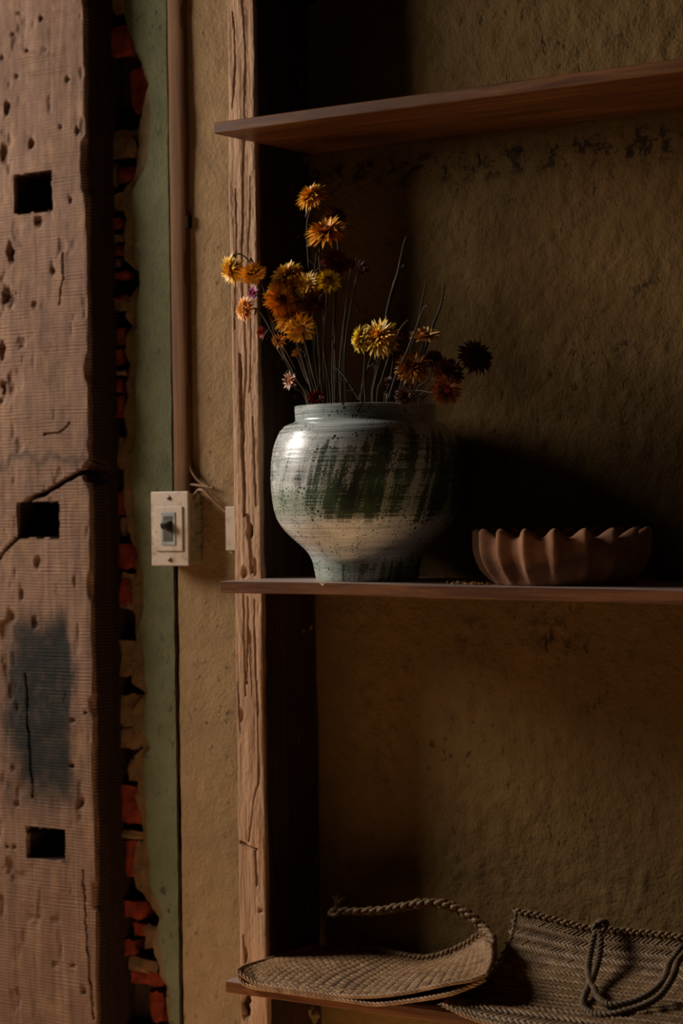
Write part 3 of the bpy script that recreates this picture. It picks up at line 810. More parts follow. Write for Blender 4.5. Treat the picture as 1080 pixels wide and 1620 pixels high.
# ------------------------------------------------------------------ dried flowers
def petal_mat(name, base, tip, tipw=0.75):
    t = NT(name)
    at = t.n('ShaderNodeAttribute'); at.attribute_name = 'petal'
    s_ = t.n('ShaderNodeSeparateColor'); t.link(at.outputs['Color'], s_.inputs[0])
    col = t.mix(t.ramp(s_.outputs[0], [(0.15, 0.0), (tipw, 1.0)]), base, tip)
    var = t.n('ShaderNodeMapRange'); t.link(s_.outputs[1], var.inputs[0]); var.inputs[3].default_value = 0.55; var.inputs[4].default_value = 1.25
    col = t.mix(1.0, col, t.comb(var.outputs[0], var.outputs[0], var.outputs[0]), 'MULTIPLY')
    t.b.inputs['Transmission Weight'].default_value = 0.0
    return t.done(col, 0.42, None, 0.4)
PM = {'gold': petal_mat('petal_gold', (0.60, 0.22, 0.012), (0.92, 0.46, 0.035)),
      'yellow': petal_mat('petal_yellow', (0.68, 0.31, 0.015), (1.0, 0.60, 0.05)),
      'bright': petal_mat('petal_bright_yellow', (0.80, 0.42, 0.012), (1.0, 0.72, 0.04)),
      'orange': petal_mat('petal_orange', (0.50, 0.11, 0.010), (0.92, 0.36, 0.03)),
      'rust': petal_mat('petal_rust', (0.28, 0.07, 0.012), (0.60, 0.26, 0.035)),
      'red': petal_mat('petal_red', (0.20, 0.016, 0.012), (0.42, 0.05, 0.03)),
      'maroon': petal_mat('petal_maroon', (0.075, 0.010, 0.012), (0.17, 0.030, 0.028)),
      'pink': petal_mat('petal_pink', (0.35, 0.09, 0.05), (0.62, 0.30, 0.18)),
      'magenta': petal_mat('petal_magenta', (0.28, 0.03, 0.10), (0.42, 0.06, 0.18)),
      'pale': petal_mat('petal_pale', (0.62, 0.25, 0.03), (0.88, 0.55, 0.20)),
      'brown': petal_mat('petal_brown', (0.06, 0.018, 0.010), (0.13, 0.045, 0.02)),
      'amber': petal_mat('petal_amber', (0.52, 0.13, 0.010), (0.92, 0.42, 0.03)),
      'umber': petal_mat('petal_umber', (0.11, 0.025, 0.010), (0.32, 0.11, 0.03)),
      'dusty': petal_mat('petal_dusty', (0.09, 0.02, 0.018), (0.34, 0.20, 0.15), 0.95)}
M_stem = plain('dry_stem', (0.070, 0.045, 0.018), 0.7, 0.2, var=0.4, scale=40)
M_twig = plain('grey_twig', (0.055, 0.040, 0.026), 0.75, 0.2, var=0.4, scale=60)
M_core = {'d': plain('flower_core_dark', (0.085, 0.025, 0.010), 0.8, 0.1, var=0.5, scale=300, bump=0.8),
          'o': plain('flower_core_orange', (0.42, 0.14, 0.02), 0.8, 0.1, var=0.5, scale=300, bump=0.8),
          'r': plain('flower_core_red', (0.30, 0.04, 0.02), 0.8, 0.1, var=0.5, scale=300, bump=0.8)}

# ring list: (angle from axis at base, bend, length factor, count)
FORMS = {'pom': [(118, 30, .95, 26), (100, 28, 1.0, 26), (80, 26, .98, 24), (62, 24, .92, 22), (45, 20, .82, 18), (30, 14, .70, 13), (16, 8, .60, 8)],
         'open': [(100, 25, 1.0, 26), (86, 22, 1.0, 26), (72, 22, .95, 24), (58, 20, .84, 20), (46, 14, .66, 16)],
         'daisy': [(84, 18, 1.0, 17), (74, 16, .92, 15), (64, 12, .78, 12)],
         'bud': [(70, -20, .9, 13), (50, -22, 1.0, 12), (30, -18, 1.0, 9), (14, -8, .95, 5)],
         'star': [(82, 10, 1.0, 13), (66, 8, .85, 11), (48, 4, .6, 8)]}

def head_mesh(name, form, R, seed, mat):
    r = random.Random(seed); V = []; F = []; A = []
    for ri, (ph, bend, lf, cnt) in enumerate(FORMS[form]):
        off = r.uniform(0, 6.3)
        cnt = int(cnt * (1.0 if form in ('daisy', 'star', 'bud') else 1.45))
        for k in range(cnt):
            az = off + 2 * math.pi * k / cnt + r.uniform(-.12, .12)
            a0 = math.radians(ph + r.uniform(-7, 7)); bd = math.radians(bend + r.uniform(-14, 14))
            L = R * lf * r.uniform(0.85, 1.12); W = R * r.uniform(0.075, 0.115) * (1.55 if form in ('daisy', 'star', 'bud') else 1.0)
            rd = r.random(); pr, pz = R * 0.10 * math.sin(a0), R * 0.05 * math.cos(a0)
            tw = r.uniform(-.25, .25)
            seg = 4; o = len(V); ra, za = pr, pz
            cosz, sinz = math.cos(az), math.sin(az)
            for s_ in range(seg + 1):
                t = s_ / seg
                an = a0 + bd * (t - 0.3)
                if s_ > 0: ra += math.sin(an) * L / seg; za += math.cos(an) * L / seg
                wd = W * (0.55 + 0.75 * math.sin(min(t * 1.25, 1) * math.pi * 0.62)) * (1 - t ** 2.6)
                nx_, nz_ = -math.cos(an), math.sin(an)      # towards the axis side
                for sd in (-1, 0, 1):
                    lift = 0.30 * wd * (1 if sd else 0) + tw * sd * wd * t
                    rr = ra + nx_ * lift; zz_ = za + nz_ * lift
                    V.append((rr * cosz - sd * wd * sinz, rr * sinz + sd * wd * cosz, zz_)); A.append((t, rd, ri / 7.0, 1.0))
            for s_ in range(seg):
                b = o + s_ * 3
                F += [(b, b + 1, b + 4, b + 3), (b + 1, b + 2, b + 5, b + 4)]
    me = bpy.data.meshes.new(name); me.from_pydata(V, [], F); me.update()
    ca = me.color_attributes.new('petal', 'FLOAT_COLOR', 'POINT')
    ca.data.foreach_set('color', [c for q in A for c in q])
    me.polygons.foreach_set('use_smooth', [True] * len(me.polygons))
    me.materials.append(mat)
    return me

def dome(R, h, rings=5, seg=14):
    V = [(0, 0, h)]; F = []
    for j in range(1, rings + 1):
        a = math.pi / 2 * j / rings * 1.25
        for k in range(seg):
            V.append((R * math.sin(a) * math.cos(2 * math.pi * k / seg), R * math.sin(a) * math.sin(2 * math.pi * k / seg), h * math.cos(a)))
    for k in range(seg): F.append((0, 1 + k, 1 + (k + 1) % seg))
    for j in range(rings - 1):
        for k in range(seg):
            a = 1 + j * seg + k; b = 1 + j * seg + (k + 1) % seg
            F.append((a, a + seg, b + seg, b))
    return V, F

def leaf_geo(p, d, L, W, seed):
    r = random.Random(seed); d = np.array(d, float); d /= np.linalg.norm(d)
    s_ = np.cross(d, (0.3, 0.2, 1)); s_ /= np.linalg.norm(s_); n_ = np.cross(s_, d)
    V = []; cur = np.array(p, float); ang = 0
    for i in range(6):
        t = i / 5; wd = W * math.sin(math.pi * min(t * 0.9 + 0.1, 1)) + 0.0002
        V += [cur - s_ * wd + n_ * wd * .5, cur, cur + s_ * wd + n_ * wd * .4]
        ang = ang - r.uniform(0.1, 0.65)
        cur = cur + (d * math.cos(ang) + n_ * math.sin(ang)) * L / 5
    return V, [(i * 3 + a, i * 3 + a + 1, i * 3 + a + 4, i * 3 + a + 3) for i in range(5) for a in (0, 1)]

def cdir(a, b, c): return Rv * a + Uv * b - Fv * c

def mouth_pt(px, k):
    """where a stem crosses the vase mouth"""
    y = YV + k * RIM_R * 0.8
    x = P(px, 640, y)[0] - VX
    v = np.array([x, y - YV]); l = np.linalg.norm(v)
    if l > RIM_R * 0.95: v *= RIM_R * 0.95 / l
    return np.array([VX + v[0], YV + v[1], RIM_Z])

GROUP = 'dried strawflowers in the vase'
# px, py, radius px, colour, core, form, axis(right, up, to viewer), depth y, mouth px, mouth depth, mids[(px,py)], label
FL = [
 (489, 306, 24, 'gold', 'o', 'pom', (-.45, .75, .3), -.15, 508, .1, [(486, 350), (487, 400), (492, 470)], 'golden strawflower on the tallest stem, highest of the bunch'),
 (514, 360, 31, 'amber', 'd', 'open', (-.25, .80, .45), -.165, 520, .2, [(505, 400), (510, 470)], 'broad orange-gold strawflower with dark centre just below the topmost bloom'),
 (533, 338, 20, 'umber', 'd', 'pom', (.3, .7, .2), -.12, 530, .5, [(535, 400), (530, 500)], 'shadowed rust-orange strawflower behind the broad second-highest bloom'),
 (362, 428, 22, 'yellow', 'o', 'pom', (-.85, -.25, .45), -.20, 489, -.5, [(372, 404), (384, 404), (402, 425), (425, 478), (452, 560)], 'yellow strawflower drooping at far left from an arched stem'),
 (400, 438, 20, 'gold', 'o', 'open', (.15, -.75, .5), -.20, 487, -.3, [(396, 408), (404, 424), (415, 450), (432, 520), (462, 590)], 'golden strawflower hanging downward beside the far left drooping bloom'),
 (452, 430, 25, 'yellow', 'o', 'pom', (-.35, .7, .35), -.16, 500, 0, [(470, 500), (490, 580)], 'yellow domed strawflower at the upper left of the left cluster'),
 (433, 456, 18, 'yellow', 'o', 'open', (-.7, .3, .5), -.175, 497, -.3, [(455, 500), (480, 580)], 'small yellow strawflower tucked under the yellow dome'),
 (448, 472, 26, 'amber', 'd', 'open', (.45, .25, .75), -.185, 499, -.45, [(462, 520), (485, 590)], 'orange strawflower with dark open centre in the left cluster'),
 (482, 449, 22, 'yellow', 'o', 'open', (-.55, .3, .7), -.165, 508, -.2, [(492, 500), (500, 580)], 'yellow strawflower facing left beside the central thin stem'),
 (520, 443, 19, 'bright', 'o', 'daisy', (.15, .25, .95), -.17, 517, -.2, [(515, 500), (512, 580)], 'star-shaped bright yellow strawflower facing the viewer'),
 (532, 410, 22, 'maroon', 'r', 'open', (.2, .5, .6), -.13, 528, .3, [(530, 470), (526, 560)], 'dark red strawflower below the broad orange bloom'),
 (573, 425, 17, 'dusty', 'd', 'bud', (.5, .6, .2), -.11, 548, .4, [(556, 480), (545, 560)], 'dusty dark bud standing alone right of the dark red bloom'),
 (383, 487, 18, 'orange', 'o', 'open', (-.75, .15, .45), -.205, 490, -.6, [(410, 492), (438, 540), (470, 600)], 'orange strawflower jutting left below the drooping blooms'),
 (399, 463, 11, 'magenta', 'r', 'star', (-.5, .1, .6), -.20, 491, -.4, [(418, 480), (445, 540), (475, 600)], 'small magenta flower peeking under the hanging golden bloom'),
 (461, 497, 28, 'amber', 'o', 'open', (-.2, .65, .6), -.18, 503, -.3, [(478, 540), (492, 600)], 'wide deep orange strawflower low in the left cluster'),
 (476, 522, 23, 'gold', 'o', 'daisy', (.25, -.45, .75), -.20, 506, -.6, [(472, 502), (482, 540), (496, 595)], 'gold strawflower nodding downward at the bottom of the left cluster'),
 (498, 474, 19, 'maroon', 'd', 'open', (.1, .4, .8), -.17, 512, -.1, [(504, 520), (508, 590)], 'maroon strawflower with pale tips in the middle of the left cluster'),
 (415, 525, 11, 'red', 'r', 'bud', (-.7, -.1, .5), -.195, 492, -.5, [(432, 540), (462, 590)], 'small red bud by the post edge left of the stems'),
 (440, 539, 12, 'orange', 'o', 'star', (-.4, -.2, .8), -.195, 494, -.6, [(452, 560), (475, 605)], 'small orange flower with pale tips among the left stems'),
 (456, 602, 13, 'pink', 'o', 'star', (-.6, .1, .7), -.20, 484, -.4, [(468, 615)], 'small salmon-pink flower low left just above the vase rim'),
 (500, 629, 14, 'red', 'r', 'star', (0, .35, .9), -.20, 503, -.6, [(501, 640)], 'small red flower resting at the vase rim on the left'),
 (566, 537, 21, 'bright', 'd', 'pom', (-.85, .05, .15), -.19, 572, -.5, [(578, 545), (576, 590)], 'bright yellow strawflower seen edge-on, facing left over the rim'),
 (596, 530, 30, 'yellow', 'r', 'pom', (-.55, .45, .6), -.185, 590, -.45, [(600, 575), (592, 610)], 'large yellow strawflower with reddish heart above the vase centre'),
 (671, 527, 23, 'pale', 'o', 'daisy', (0, .85, .45), -.165, 640, -.1, [(668, 555), (655, 600)], 'pale orange strawflower opening upward on the right side'),
 (626, 538, 15, 'dusty', 'r', 'open', (.1, .5, .8), -.165, 612, -.2, [(622, 570), (616, 610)], 'small dusty pink strawflower right of the large yellow one'),
 (651, 578, 26, 'rust', 'o', 'pom', (-.1, .4, .8), -.18, 630, -.4, [(645, 605)], 'rusty yellow-brown pompom strawflower below the pale orange one'),
 (710, 586, 24, 'umber', 'd', 'open', (.2, .45, .75), -.165, 655, -.2, [(690, 605), (668, 630)], 'rust-brown strawflower in shade on the right'),
 (755, 561, 27, 'brown', 'd', 'open', (.35, .45, .7), -.14, 668, .1, [(725, 590), (690, 622)], 'dark brown strawflower leaning furthest to the right'),
 (708, 616, 23, 'umber', 'r', 'open', (.25, -.1, .9), -.18, 662, -.5, [(690, 622), (672, 634)], 'dim reddish-brown strawflower drooping over the right rim'),
 (641, 625, 16, 'dusty', 'r', 'open', (0, .3, .9), -.20, 638, -.6, [(640, 636)], 'dusty dark strawflower with white tips at the right rim'),
 (612, 604, 11, 'dusty', 'd', 'bud', (-.2, .6, .5), -.18, 608, -.4, [(610, 625)], 'tiny dusty bud low above the vase centre'),
 (556, 418, 13, 'maroon', 'd', 'bud', (.1, .8, .3), -.11, 540, .5, [(548, 480), (538, 570)], 'small maroon bud between dark red bloom and dusty bud'),
 (688, 566, 14, 'maroon', 'd', 'open', (.2, .4, .8), -.15, 650, .1, [(678, 600)], 'small maroon strawflower between the rusty pompom and brown bloom'),
 (470, 560, 12, 'rust', 'd', 'bud', (-.2, .7, .4), -.16, 505, 0, [(484, 600)], 'small rusty bud hidden among the left stems'),
]
bot_z = VZ + 0.07
for i, (px, py, rp, colr, core, form, ax, yd, mpx, mk_, mids, lab) in enumerate(FL):
    hp = P(px, py, yd)
    dep = float((hp - CAM) @ Fv); R = 1.08 * rp * dep / FPX
    axis = cdir(*ax); axis /= np.linalg.norm(axis)
    hb = hp - axis * R * 0.25
    mp = mouth_pt(mpx, mk_)
    bp = np.array([VX + (mp[0] - VX) * 0.7 + 0.004 * math.sin(i * 2.1), YV + 0.004 * math.cos(i * 1.7) + (mp[1] - YV) * 0.7, bot_z])
    pts = [bp, mp]
    nm = len(mids)
    for j, (a, b) in enumerate(mids[::-1]):
        t = (j + 1) / (nm + 1)
        y_ = mp[1] + (yd - mp[1]) * t
        q = P(a, b, y_)
        if q[2] > RIM_Z + 0.004: pts.append(q)
    pts += [hb - axis * R * 0.4, hb]
    path = catmull(pts, 14 + 4 * nm)
    t = empty('strawflower', bp, lab, 'flower', GROUP)
    mb = MB(); n = len(path)
    rad = [0.0016 - 0.0005 * k / n for k in range(n)]
    mb.tube([q - bp for q in path], rad, 6); st = mb.build('stem', M_stem, t)
    rot = Vector(axis).to_track_quat('Z', 'Y')
    pm = head_mesh('petals', form, R, 100 + i, PM[colr])
    o = bpy.data.objects.new('petals', pm); o.location = tuple(hb - bp); o.rotation_mode = 'QUATERNION'; o.rotation_quaternion = rot
    put(o, t)
    dv, df = dome(R * (0.42 if form in ('open', 'daisy') else 0.3), R * (0.30 if form in ('open', 'daisy', 'star') else 0.5))
    o = mesh_obj('flower_center', dv, df, M_core[core], t, loc=tuple(hb - bp)); o.rotation_mode = 'QUATERNION'; o.rotation_quaternion = rot
    # a withered leaf or two on the long stems
    rr = random.Random(i)
    for k in range(rr.choice((0, 1, 1, 2)) if nm >= 2 else 0):
        u = rr.uniform(0.45, 0.85); q = path[int(u * n)] - bp
        lv, lf = leaf_geo(q, (rr.uniform(-1, 1), rr.uniform(-1, .4), rr.uniform(-.3, .8)), rr.uniform(.014, .026), rr.uniform(.0010, .0020), i * 7 + k)
        mesh_obj('withered_leaf', lv, lf, M_stem, st)

# bare twigs: thickness px, depth, mouth px, points, label
TW = [
 (7.5, -.13, 590, .1, [(594, 600), (608, 520), (618, 470), (630, 430), (637, 395), (643, 374)], [((632, 425), (640, 418))], 'thick bare twig rising tallest out of the right half of the vase'),
 (4.0, -.125, 630, .2, [(640, 590), (658, 525), (668, 475), (675, 441)], [], 'thin bare twig second tallest on the right side'),
 (5.0, -.12, 645, .2, [(660, 590), (685, 515), (697, 484), (703, 449)], [((699, 475), (708, 468))], 'forked bare twig at the right above the pale orange bloom'),
 (5.0, -.195, 612, -.5, [(615, 630), (628, 590), (642, 560), (656, 525), (668, 492), (677, 481)], [], 'pale bent twig curving right in front of the blooms'),
 (3.2, -.19, 596, -.5, [(604, 600), (620, 550), (633, 520), (646, 505)], [], 'thin curved twig with hooked tip right of the large yellow bloom'),
 (4.0, -.20, 572, -.7, [(568, 632), (552, 606), (538, 588), (527, 580)], [((552, 606), (540, 600)), ((560, 618), (548, 618))], 'short side twig leaning left over the rim with tiny leaf stubs'),
 (3.0, -.19, 524, -.4, [(520, 600), (512, 555), (512, 500)], [], 'straight stripped stem with pale tip right of the left cluster'),
 (3.0, -.12, 540, .3, [(542, 580), (546, 500), (556, 470), (570, 496)], [], 'thin dry stem bent over behind the dark buds'),
 (3.0, -.19, 578, -.4, [(576, 610), (582, 580), (588, 560)], [((582, 580), (592, 574))], 'short dry stem below the edge-on yellow bloom'),
 (3.0, -.17, 648, -.3, [(655, 615), (668, 590), (682, 570), (690, 590)], [((668, 590), (660, 575))], 'curled dry stem among the shaded right blooms'),
 (3.0, -.16, 509, .0, [(506, 580), (500, 500), (497, 440), (500, 400)], [((499, 420), (486, 408)), ((498, 430), (510, 416))], 'thin twisted stem with curled leaves under the two highest blooms'),
 (3.2, -.18, 496, -.3, [(488, 600), (478, 560), (472, 535)], [], 'short stripped stem in the middle of the left stems'),
 (3.0, -.17, 532, -.1, [(532, 600), (530, 560), (525, 530)], [], 'thin leafless stem at the dark middle of the bunch'),
]
for i, (tp, yd, mpx, mk_, pts_, forks, lab) in enumerate(TW):
    mp = mouth_pt(mpx, mk_)
    bp = np.array([VX + (mp[0] - VX) * 0.7 + 0.004 * math.sin(i * 2.7), YV + (mp[1] - YV) * 0.7 + 0.004 * math.cos(i * 1.3), bot_z])
    pp = [bp, mp]
    for j, (a, b) in enumerate(pts_):
        t_ = (j + 1) / len(pts_)
        pp.append(P(a, b, mp[1] + (yd - mp[1]) * t_))
    path = catmull(pp, 40); r0 = tp * 0.5 * 0.00088; n = len(path)
    rad = [r0 * (1.1 - 0.65 * (k / n) ** 1.5) * (1 + 0.25 * math.sin(k * 1.3) * (k % 5 == 0)) for k in range(n)]
    t = empty('dry_twig', bp, lab, 'twig', 'bare twigs and stems in the vase')
    mb = MB(); mb.tube([q - bp for q in path], rad, 7); st = mb.build('stem', M_twig if tp > 3.5 else M_stem, t)
    for (a, b) in forks:
        q0 = P(*a, yd); q1 = P(*b, yd - 0.004)
        mb = MB(); mb.tube([q - bp for q in catmull([q0, (q0 + q1) / 2 + (0, 0, -0.001), q1], 8)], [r0 * .7 * (1 - .08 * k) for k in range(8)], 6); mb.build('side_shoot', M_twig, t)

# ------------------------------------------------------------------ woven bags
def straw(name, c0, c1, c2, rough=0.55):
    t = NT(name)
    n = t.noise(55, 4, 0.6); f_ = t.noise(400, 3, 0.6)
    col = t.ramp(n, [(0.3, c0), (0.5, c1), (0.72, c2)])
    col = t.mix(t.math('MULTIPLY', f_, 0.25), col, tuple(x * .4 for x in c0))
    return t.done(col, rough, t.bump(f_, 0.4, 0.0006), 0.35)
M_straw = straw('pale_straw', (0.17, 0.088, 0.036), (0.30, 0.170, 0.078), (0.42, 0.26, 0.13))
M_straw2 = straw('brown_straw', (0.12, 0.064, 0.025), (0.22, 0.125, 0.050), (0.32, 0.195, 0.088))
M_under = straw('straw_ground', (0.035, 0.019, 0.009), (0.055, 0.030, 0.014), (0.075, 0.042, 0.02), 0.9)
M_rope = straw('dark_rope', (0.085, 0.05, 0.025), (0.15, 0.095, 0.048), (0.22, 0.145, 0.08), 0.7)

class Surf:
    def __init__(s, rows):
        s.g = np.array([[P(a, b, y) for (a, b, y) in row] for row in rows])
    def grid(s, nu, nv):
        rows = [np.array(catmull(r, nu)) for r in s.g]
        cols = [np.array(catmull([rows[j][i] for j in range(len(rows))], nv)) for i in range(nu)]
        G = np.stack(cols, 1)            # nv x nu x 3
        return G

def solid_sheet(name, G, th, mat, parent, org):
    nv, nu = G.shape[:2]
    du = np.gradient(G, axis=1); dv = np.gradient(G, axis=0)
    N = np.cross(du, dv); N /= np.linalg.norm(N, axis=2, keepdims=True) + 1e-12
    V = np.concatenate([(G - org).reshape(-1, 3), (G - N * th - org).reshape(-1, 3)])
    n = nu * nv; F = grid_faces(nv, nu); F += [tuple(i + n for i in reversed(f_)) for f_ in grid_faces(nv, nu)]
    def side(ids):
        for a, b in zip(ids[:-1], ids[1:]): F.append((b, a, a + n, b + n))
    side(list(range(nu))); side([(nv - 1) * nu + i for i in range(nu)][::-1])
    side([j * nu for j in range(nv)][::-1]); side([j * nu + nu - 1 for j in range(nv)])
    return mesh_obj(name, V, F, mat, parent, sharp=60), N

def weave(name, G, N, pu, pv, alpha, mat, parent, org, herring, seed, h=0.0011):
    """short slanting straw strands laid in rows all over the sheet"""
    r = random.Random(seed); nv, nu = G.shape[:2]
    lu = np.mean(np.sum(np.linalg.norm(np.diff(G, axis=1), axis=2), axis=1)); lv = np.mean(np.sum(np.linalg.norm(np.diff(G, axis=0), axis=2), axis=0))
    cu_ = int(lu / pu); cv_ = int(lv / pv); mb = MB()
    def samp(Ar, u, v):
        x = min(max(u, 0), 1) * (nu - 1); y = min(max(v, 0), 1) * (nv - 1)
        i = min(int(x), nu - 2); j = min(int(y), nv - 2); a = x - i; b = y - j
        return Ar[j, i] * (1 - a) * (1 - b) + Ar[j, i + 1] * a * (1 - b) + Ar[j + 1, i] * (1 - a) * b + Ar[j + 1, i + 1] * a * b
    for j in range(cv_):
        for i in range(cu_ + 1):
            u = (i + (0.5 if (j % 2 and not herring) else 0.25)) / cu_; v = (j + 0.5) / cv_
            if u > 1: continue
            c = samp(G, u, v) - org; nn = samp(N, u, v)
            tu = samp(G, u + .01, v) - samp(G, u - .01, v); tu /= np.linalg.norm(tu) + 1e-12
            tv = np.cross(nn, tu)
            al = alpha * (-1 if (herring and j % 2) else 1) + r.uniform(-.10, .10)
            d = tu * math.cos(al) + tv * math.sin(al); e = np.cross(nn, d)
            if herring: L = pv * 0.62 / max(0.2, math.sin(abs(alpha))); W = pu * math.sin(abs(alpha)) * 0.50
            else: L = pu * 0.60; W = pv * 0.50
            L *= r.uniform(.92, 1.08); W *= r.uniform(.85, 1.05); hh = h * r.uniform(.75, 1.3)
            mb.add([c - d * L - nn * h * .4, c - d * L * .5 - e * W, c - d * L * .5 + e * W, c + d * L * .5 - e * W, c + d * L * .5 + e * W, c + d * L - nn * h * .4,
                    c - d * L * .45 + nn * hh, c + d * L * .45 + nn * hh],
                   [(0, 1, 6), (0, 6, 2), (1, 3, 7, 6), (6, 7, 4, 2), (3, 5, 7), (7, 5, 4)])
    return mb.build(name, mat, parent, kind='stuff')

def plait(path, R, pitch, r, mb, org, seed=0, taper=None, strands=3):
    path, T, A, B = frames(path); n = len(path)
    s_ = np.concatenate([[0], np.cumsum(np.linalg.norm(np.diff(np.array(path), axis=0), axis=1))])
    rr = random.Random(seed)
    for k in range(strands):
        pts = []; rad = []
        for i in range(n):
            ph = 2 * math.pi * (s_[i] / pitch + k / strands); tp = taper[i] if taper is not None else 1
            pts.append(path[i] + (A[i] * math.sin(ph) * R + B[i] * math.sin(2 * ph) * R * 0.55) * tp - org)
            rad.append(r * tp * (1 + 0.10 * math.sin(i * 2.3 + k) + 0.22 * math.sin(ph * 2 + k)))
        mb.tube(pts, rad, 6)

def twist(path, R, pitch, r, mb, org, strands=2):
    path, T, A, B = frames(path); n = len(path)
    s_ = np.concatenate([[0], np.cumsum(np.linalg.norm(np.diff(np.array(path), axis=0), axis=1))])
    for k in range(strands):
        pts = []
        for i in range(n):
            ph = 2 * math.pi * (s_[i] / pitch + k / strands)
            pts.append(path[i] + (A[i] * math.cos(ph) + B[i] * math.sin(ph)) * R - org)
        mb.tube(pts, r, 6)

def resample(path, step):
    p = np.array(path); s_ = np.concatenate([[0], np.cumsum(np.linalg.norm(np.diff(p, axis=0), axis=1))])
    n = max(4, int(s_[-1] / step)); t = np.linspace(0, s_[-1], n)
    return [np.array([np.interp(q, s_, p[:, k]) for k in range(3)]) for q in t]

# bag lying flat, folded in two
YF = -0.262
up = Surf([[(376, 1537, YF), (392, 1549, YF), (412, 1559, YF), (450, 1566, YF), (487, 1570, YF), (546, 1576, YF), (590, 1576, YF), (642, 1570, YF), (704, 1557, YF), (745, 1550, YF + .01), (770, 1541, YF + .02)],
           [(384, 1531, -.235), (404, 1540, -.23), (428, 1547, -.225), (466, 1553, -.22), (506, 1557, -.22), (562, 1561, -.22), (606, 1561, -.22), (654, 1555, -.22), (710, 1544, -.22), (752, 1536, -.21), (777, 1524, -.205)],
           [(404, 1524, -.185), (430, 1529, -.175), (458, 1533, -.165), (496, 1537, -.16), (534, 1540, -.16), (588, 1543, -.16), (628, 1543, -.16), (672, 1538, -.16), (720, 1529, -.16), (757, 1516, -.15), (778, 1505, -.14)],
           [(440, 1514, -.11), (468, 1516, -.10), (500, 1519, -.09), (534, 1523, -.085), (570, 1526, -.085), (616, 1529, -.085), (652, 1530, -.085), (690, 1526, -.085), (728, 1516, -.085), (757, 1500, -.08), (774, 1488, -.075)],
           [(484, 1502, -.03), (512, 1503, -.025), (542, 1504, -.02), (575, 1505, -.02), (606, 1507, -.02), (640, 1517, -.03), (676, 1519, -.035), (712, 1510, -.035), (742, 1496, -.035), (756, 1486, -.035), (765, 1479, -.035)]])
G = up.grid(64, 40)
org = np.array(P(560, 1560, -.15)); org[2] = zBot
zfl = zBot + 0.0085
lo_rows = [[(376, 1540, YF), (386, 1556, YF), (404, 1575, YF), (440, 1582, YF), (487, 1586, YF), (546, 1590, YF), (592, 1590, YF), (642, 1584, YF), (704, 1574, YF), (740, 1562, YF + .01), (768, 1549, YF + .02)]]
lo = Surf(lo_rows + [[(a, b, y) for a, b, y in lo_rows[0]] for _ in range(3)])
for j, yy in enumerate((-.235, -.16, -.04)):
    for i in range(11):
        ref = up.g[(1, 2, 4)[j]][i]
        lift = max(0.0, min(1.0, (i - 6.5) / 2.0))
        lo.g[j + 1][i] = np.array([ref[0], yy, zfl * (1 - lift) + max(zfl, ref[2] - 0.012) * lift])
lo.g[0][:, 2] = np.maximum(lo.g[0][:, 2], zBot - 0.001)
G2 = lo.grid(64, 40)
G[..., 2] = np.maximum(G[..., 2], G2[..., 2] + 0.004)
G[..., 0] = np.maximum(G[..., 0], -0.004)
bag = empty('woven_bag', org, 'pale woven straw bag lying folded flat at the shelf end by the post', 'bag')
o1, N1_ = solid_sheet('upper_panel', G, 0.002, M_under, bag, org)
weave('woven_strands', G, N1_, 0.0115, 0.0062, 0.40, M_straw, o1, org, False, 3, 0.0018)
o2, N2_ = solid_sheet('lower_panel', G2, 0.002, M_under, bag, org)
weave('woven_strands', G2[:14], N2_[:14], 0.0115, 0.0062, 0.40, M_straw, o2, org, False, 4, 0.0018)
weave('woven_strands', G2[:30, 34:] - N2_[:30, 34:] * 0.002, -N2_[:30, 34:], 0.0115, 0.0062, 0.40, M_straw, o2, org, False, 6, 0.0018)
mb = MB(); twist(resample(list(G[:, 0][::-1]) + list(G[0]) + list(G[:26, -1]), 0.0014), 0.0016, 0.022, 0.0019, mb, org, 3); mb.build('upper_edge_braid', M_straw, bag)
mb = MB(); twist(resample(list(G2[0]), 0.0014), 0.0016, 0.022, 0.0019, mb, org, 3); mb.build('lower_edge_braid', M_straw, bag)
back = resample([q + np.array([0, -0.004, 0.002]) for q in G[-1][16:]], 0.0016)
mb = MB(); plait(back, 0.0050, 0.026, 0.0032, mb, org); mb.build('back_edge_braid', M_straw2, bag)
hp = [P(a, b, y) for a, b, y in [(776, 1520, -.12), (777, 1492, -.09), (768, 1476, -.06), (757, 1462, -.05), (742, 1449, -.05), (720, 1437, -.05), (695, 1430, -.055), (665, 1430, -.06), (630, 1436, -.065), (595, 1441, -.07), (560, 1442, -.075), (532, 1441, -.08)]]
hp = resample(catmull(hp, 160), 0.0015)
tp = [1.25 - 0.55 * i / len(hp) for i in range(len(hp))]
mb = MB(); plait(hp, 0.0050, 0.040, 0.0040, mb, org, 1, tp); hd = mb.build('handle', M_straw2, bag)
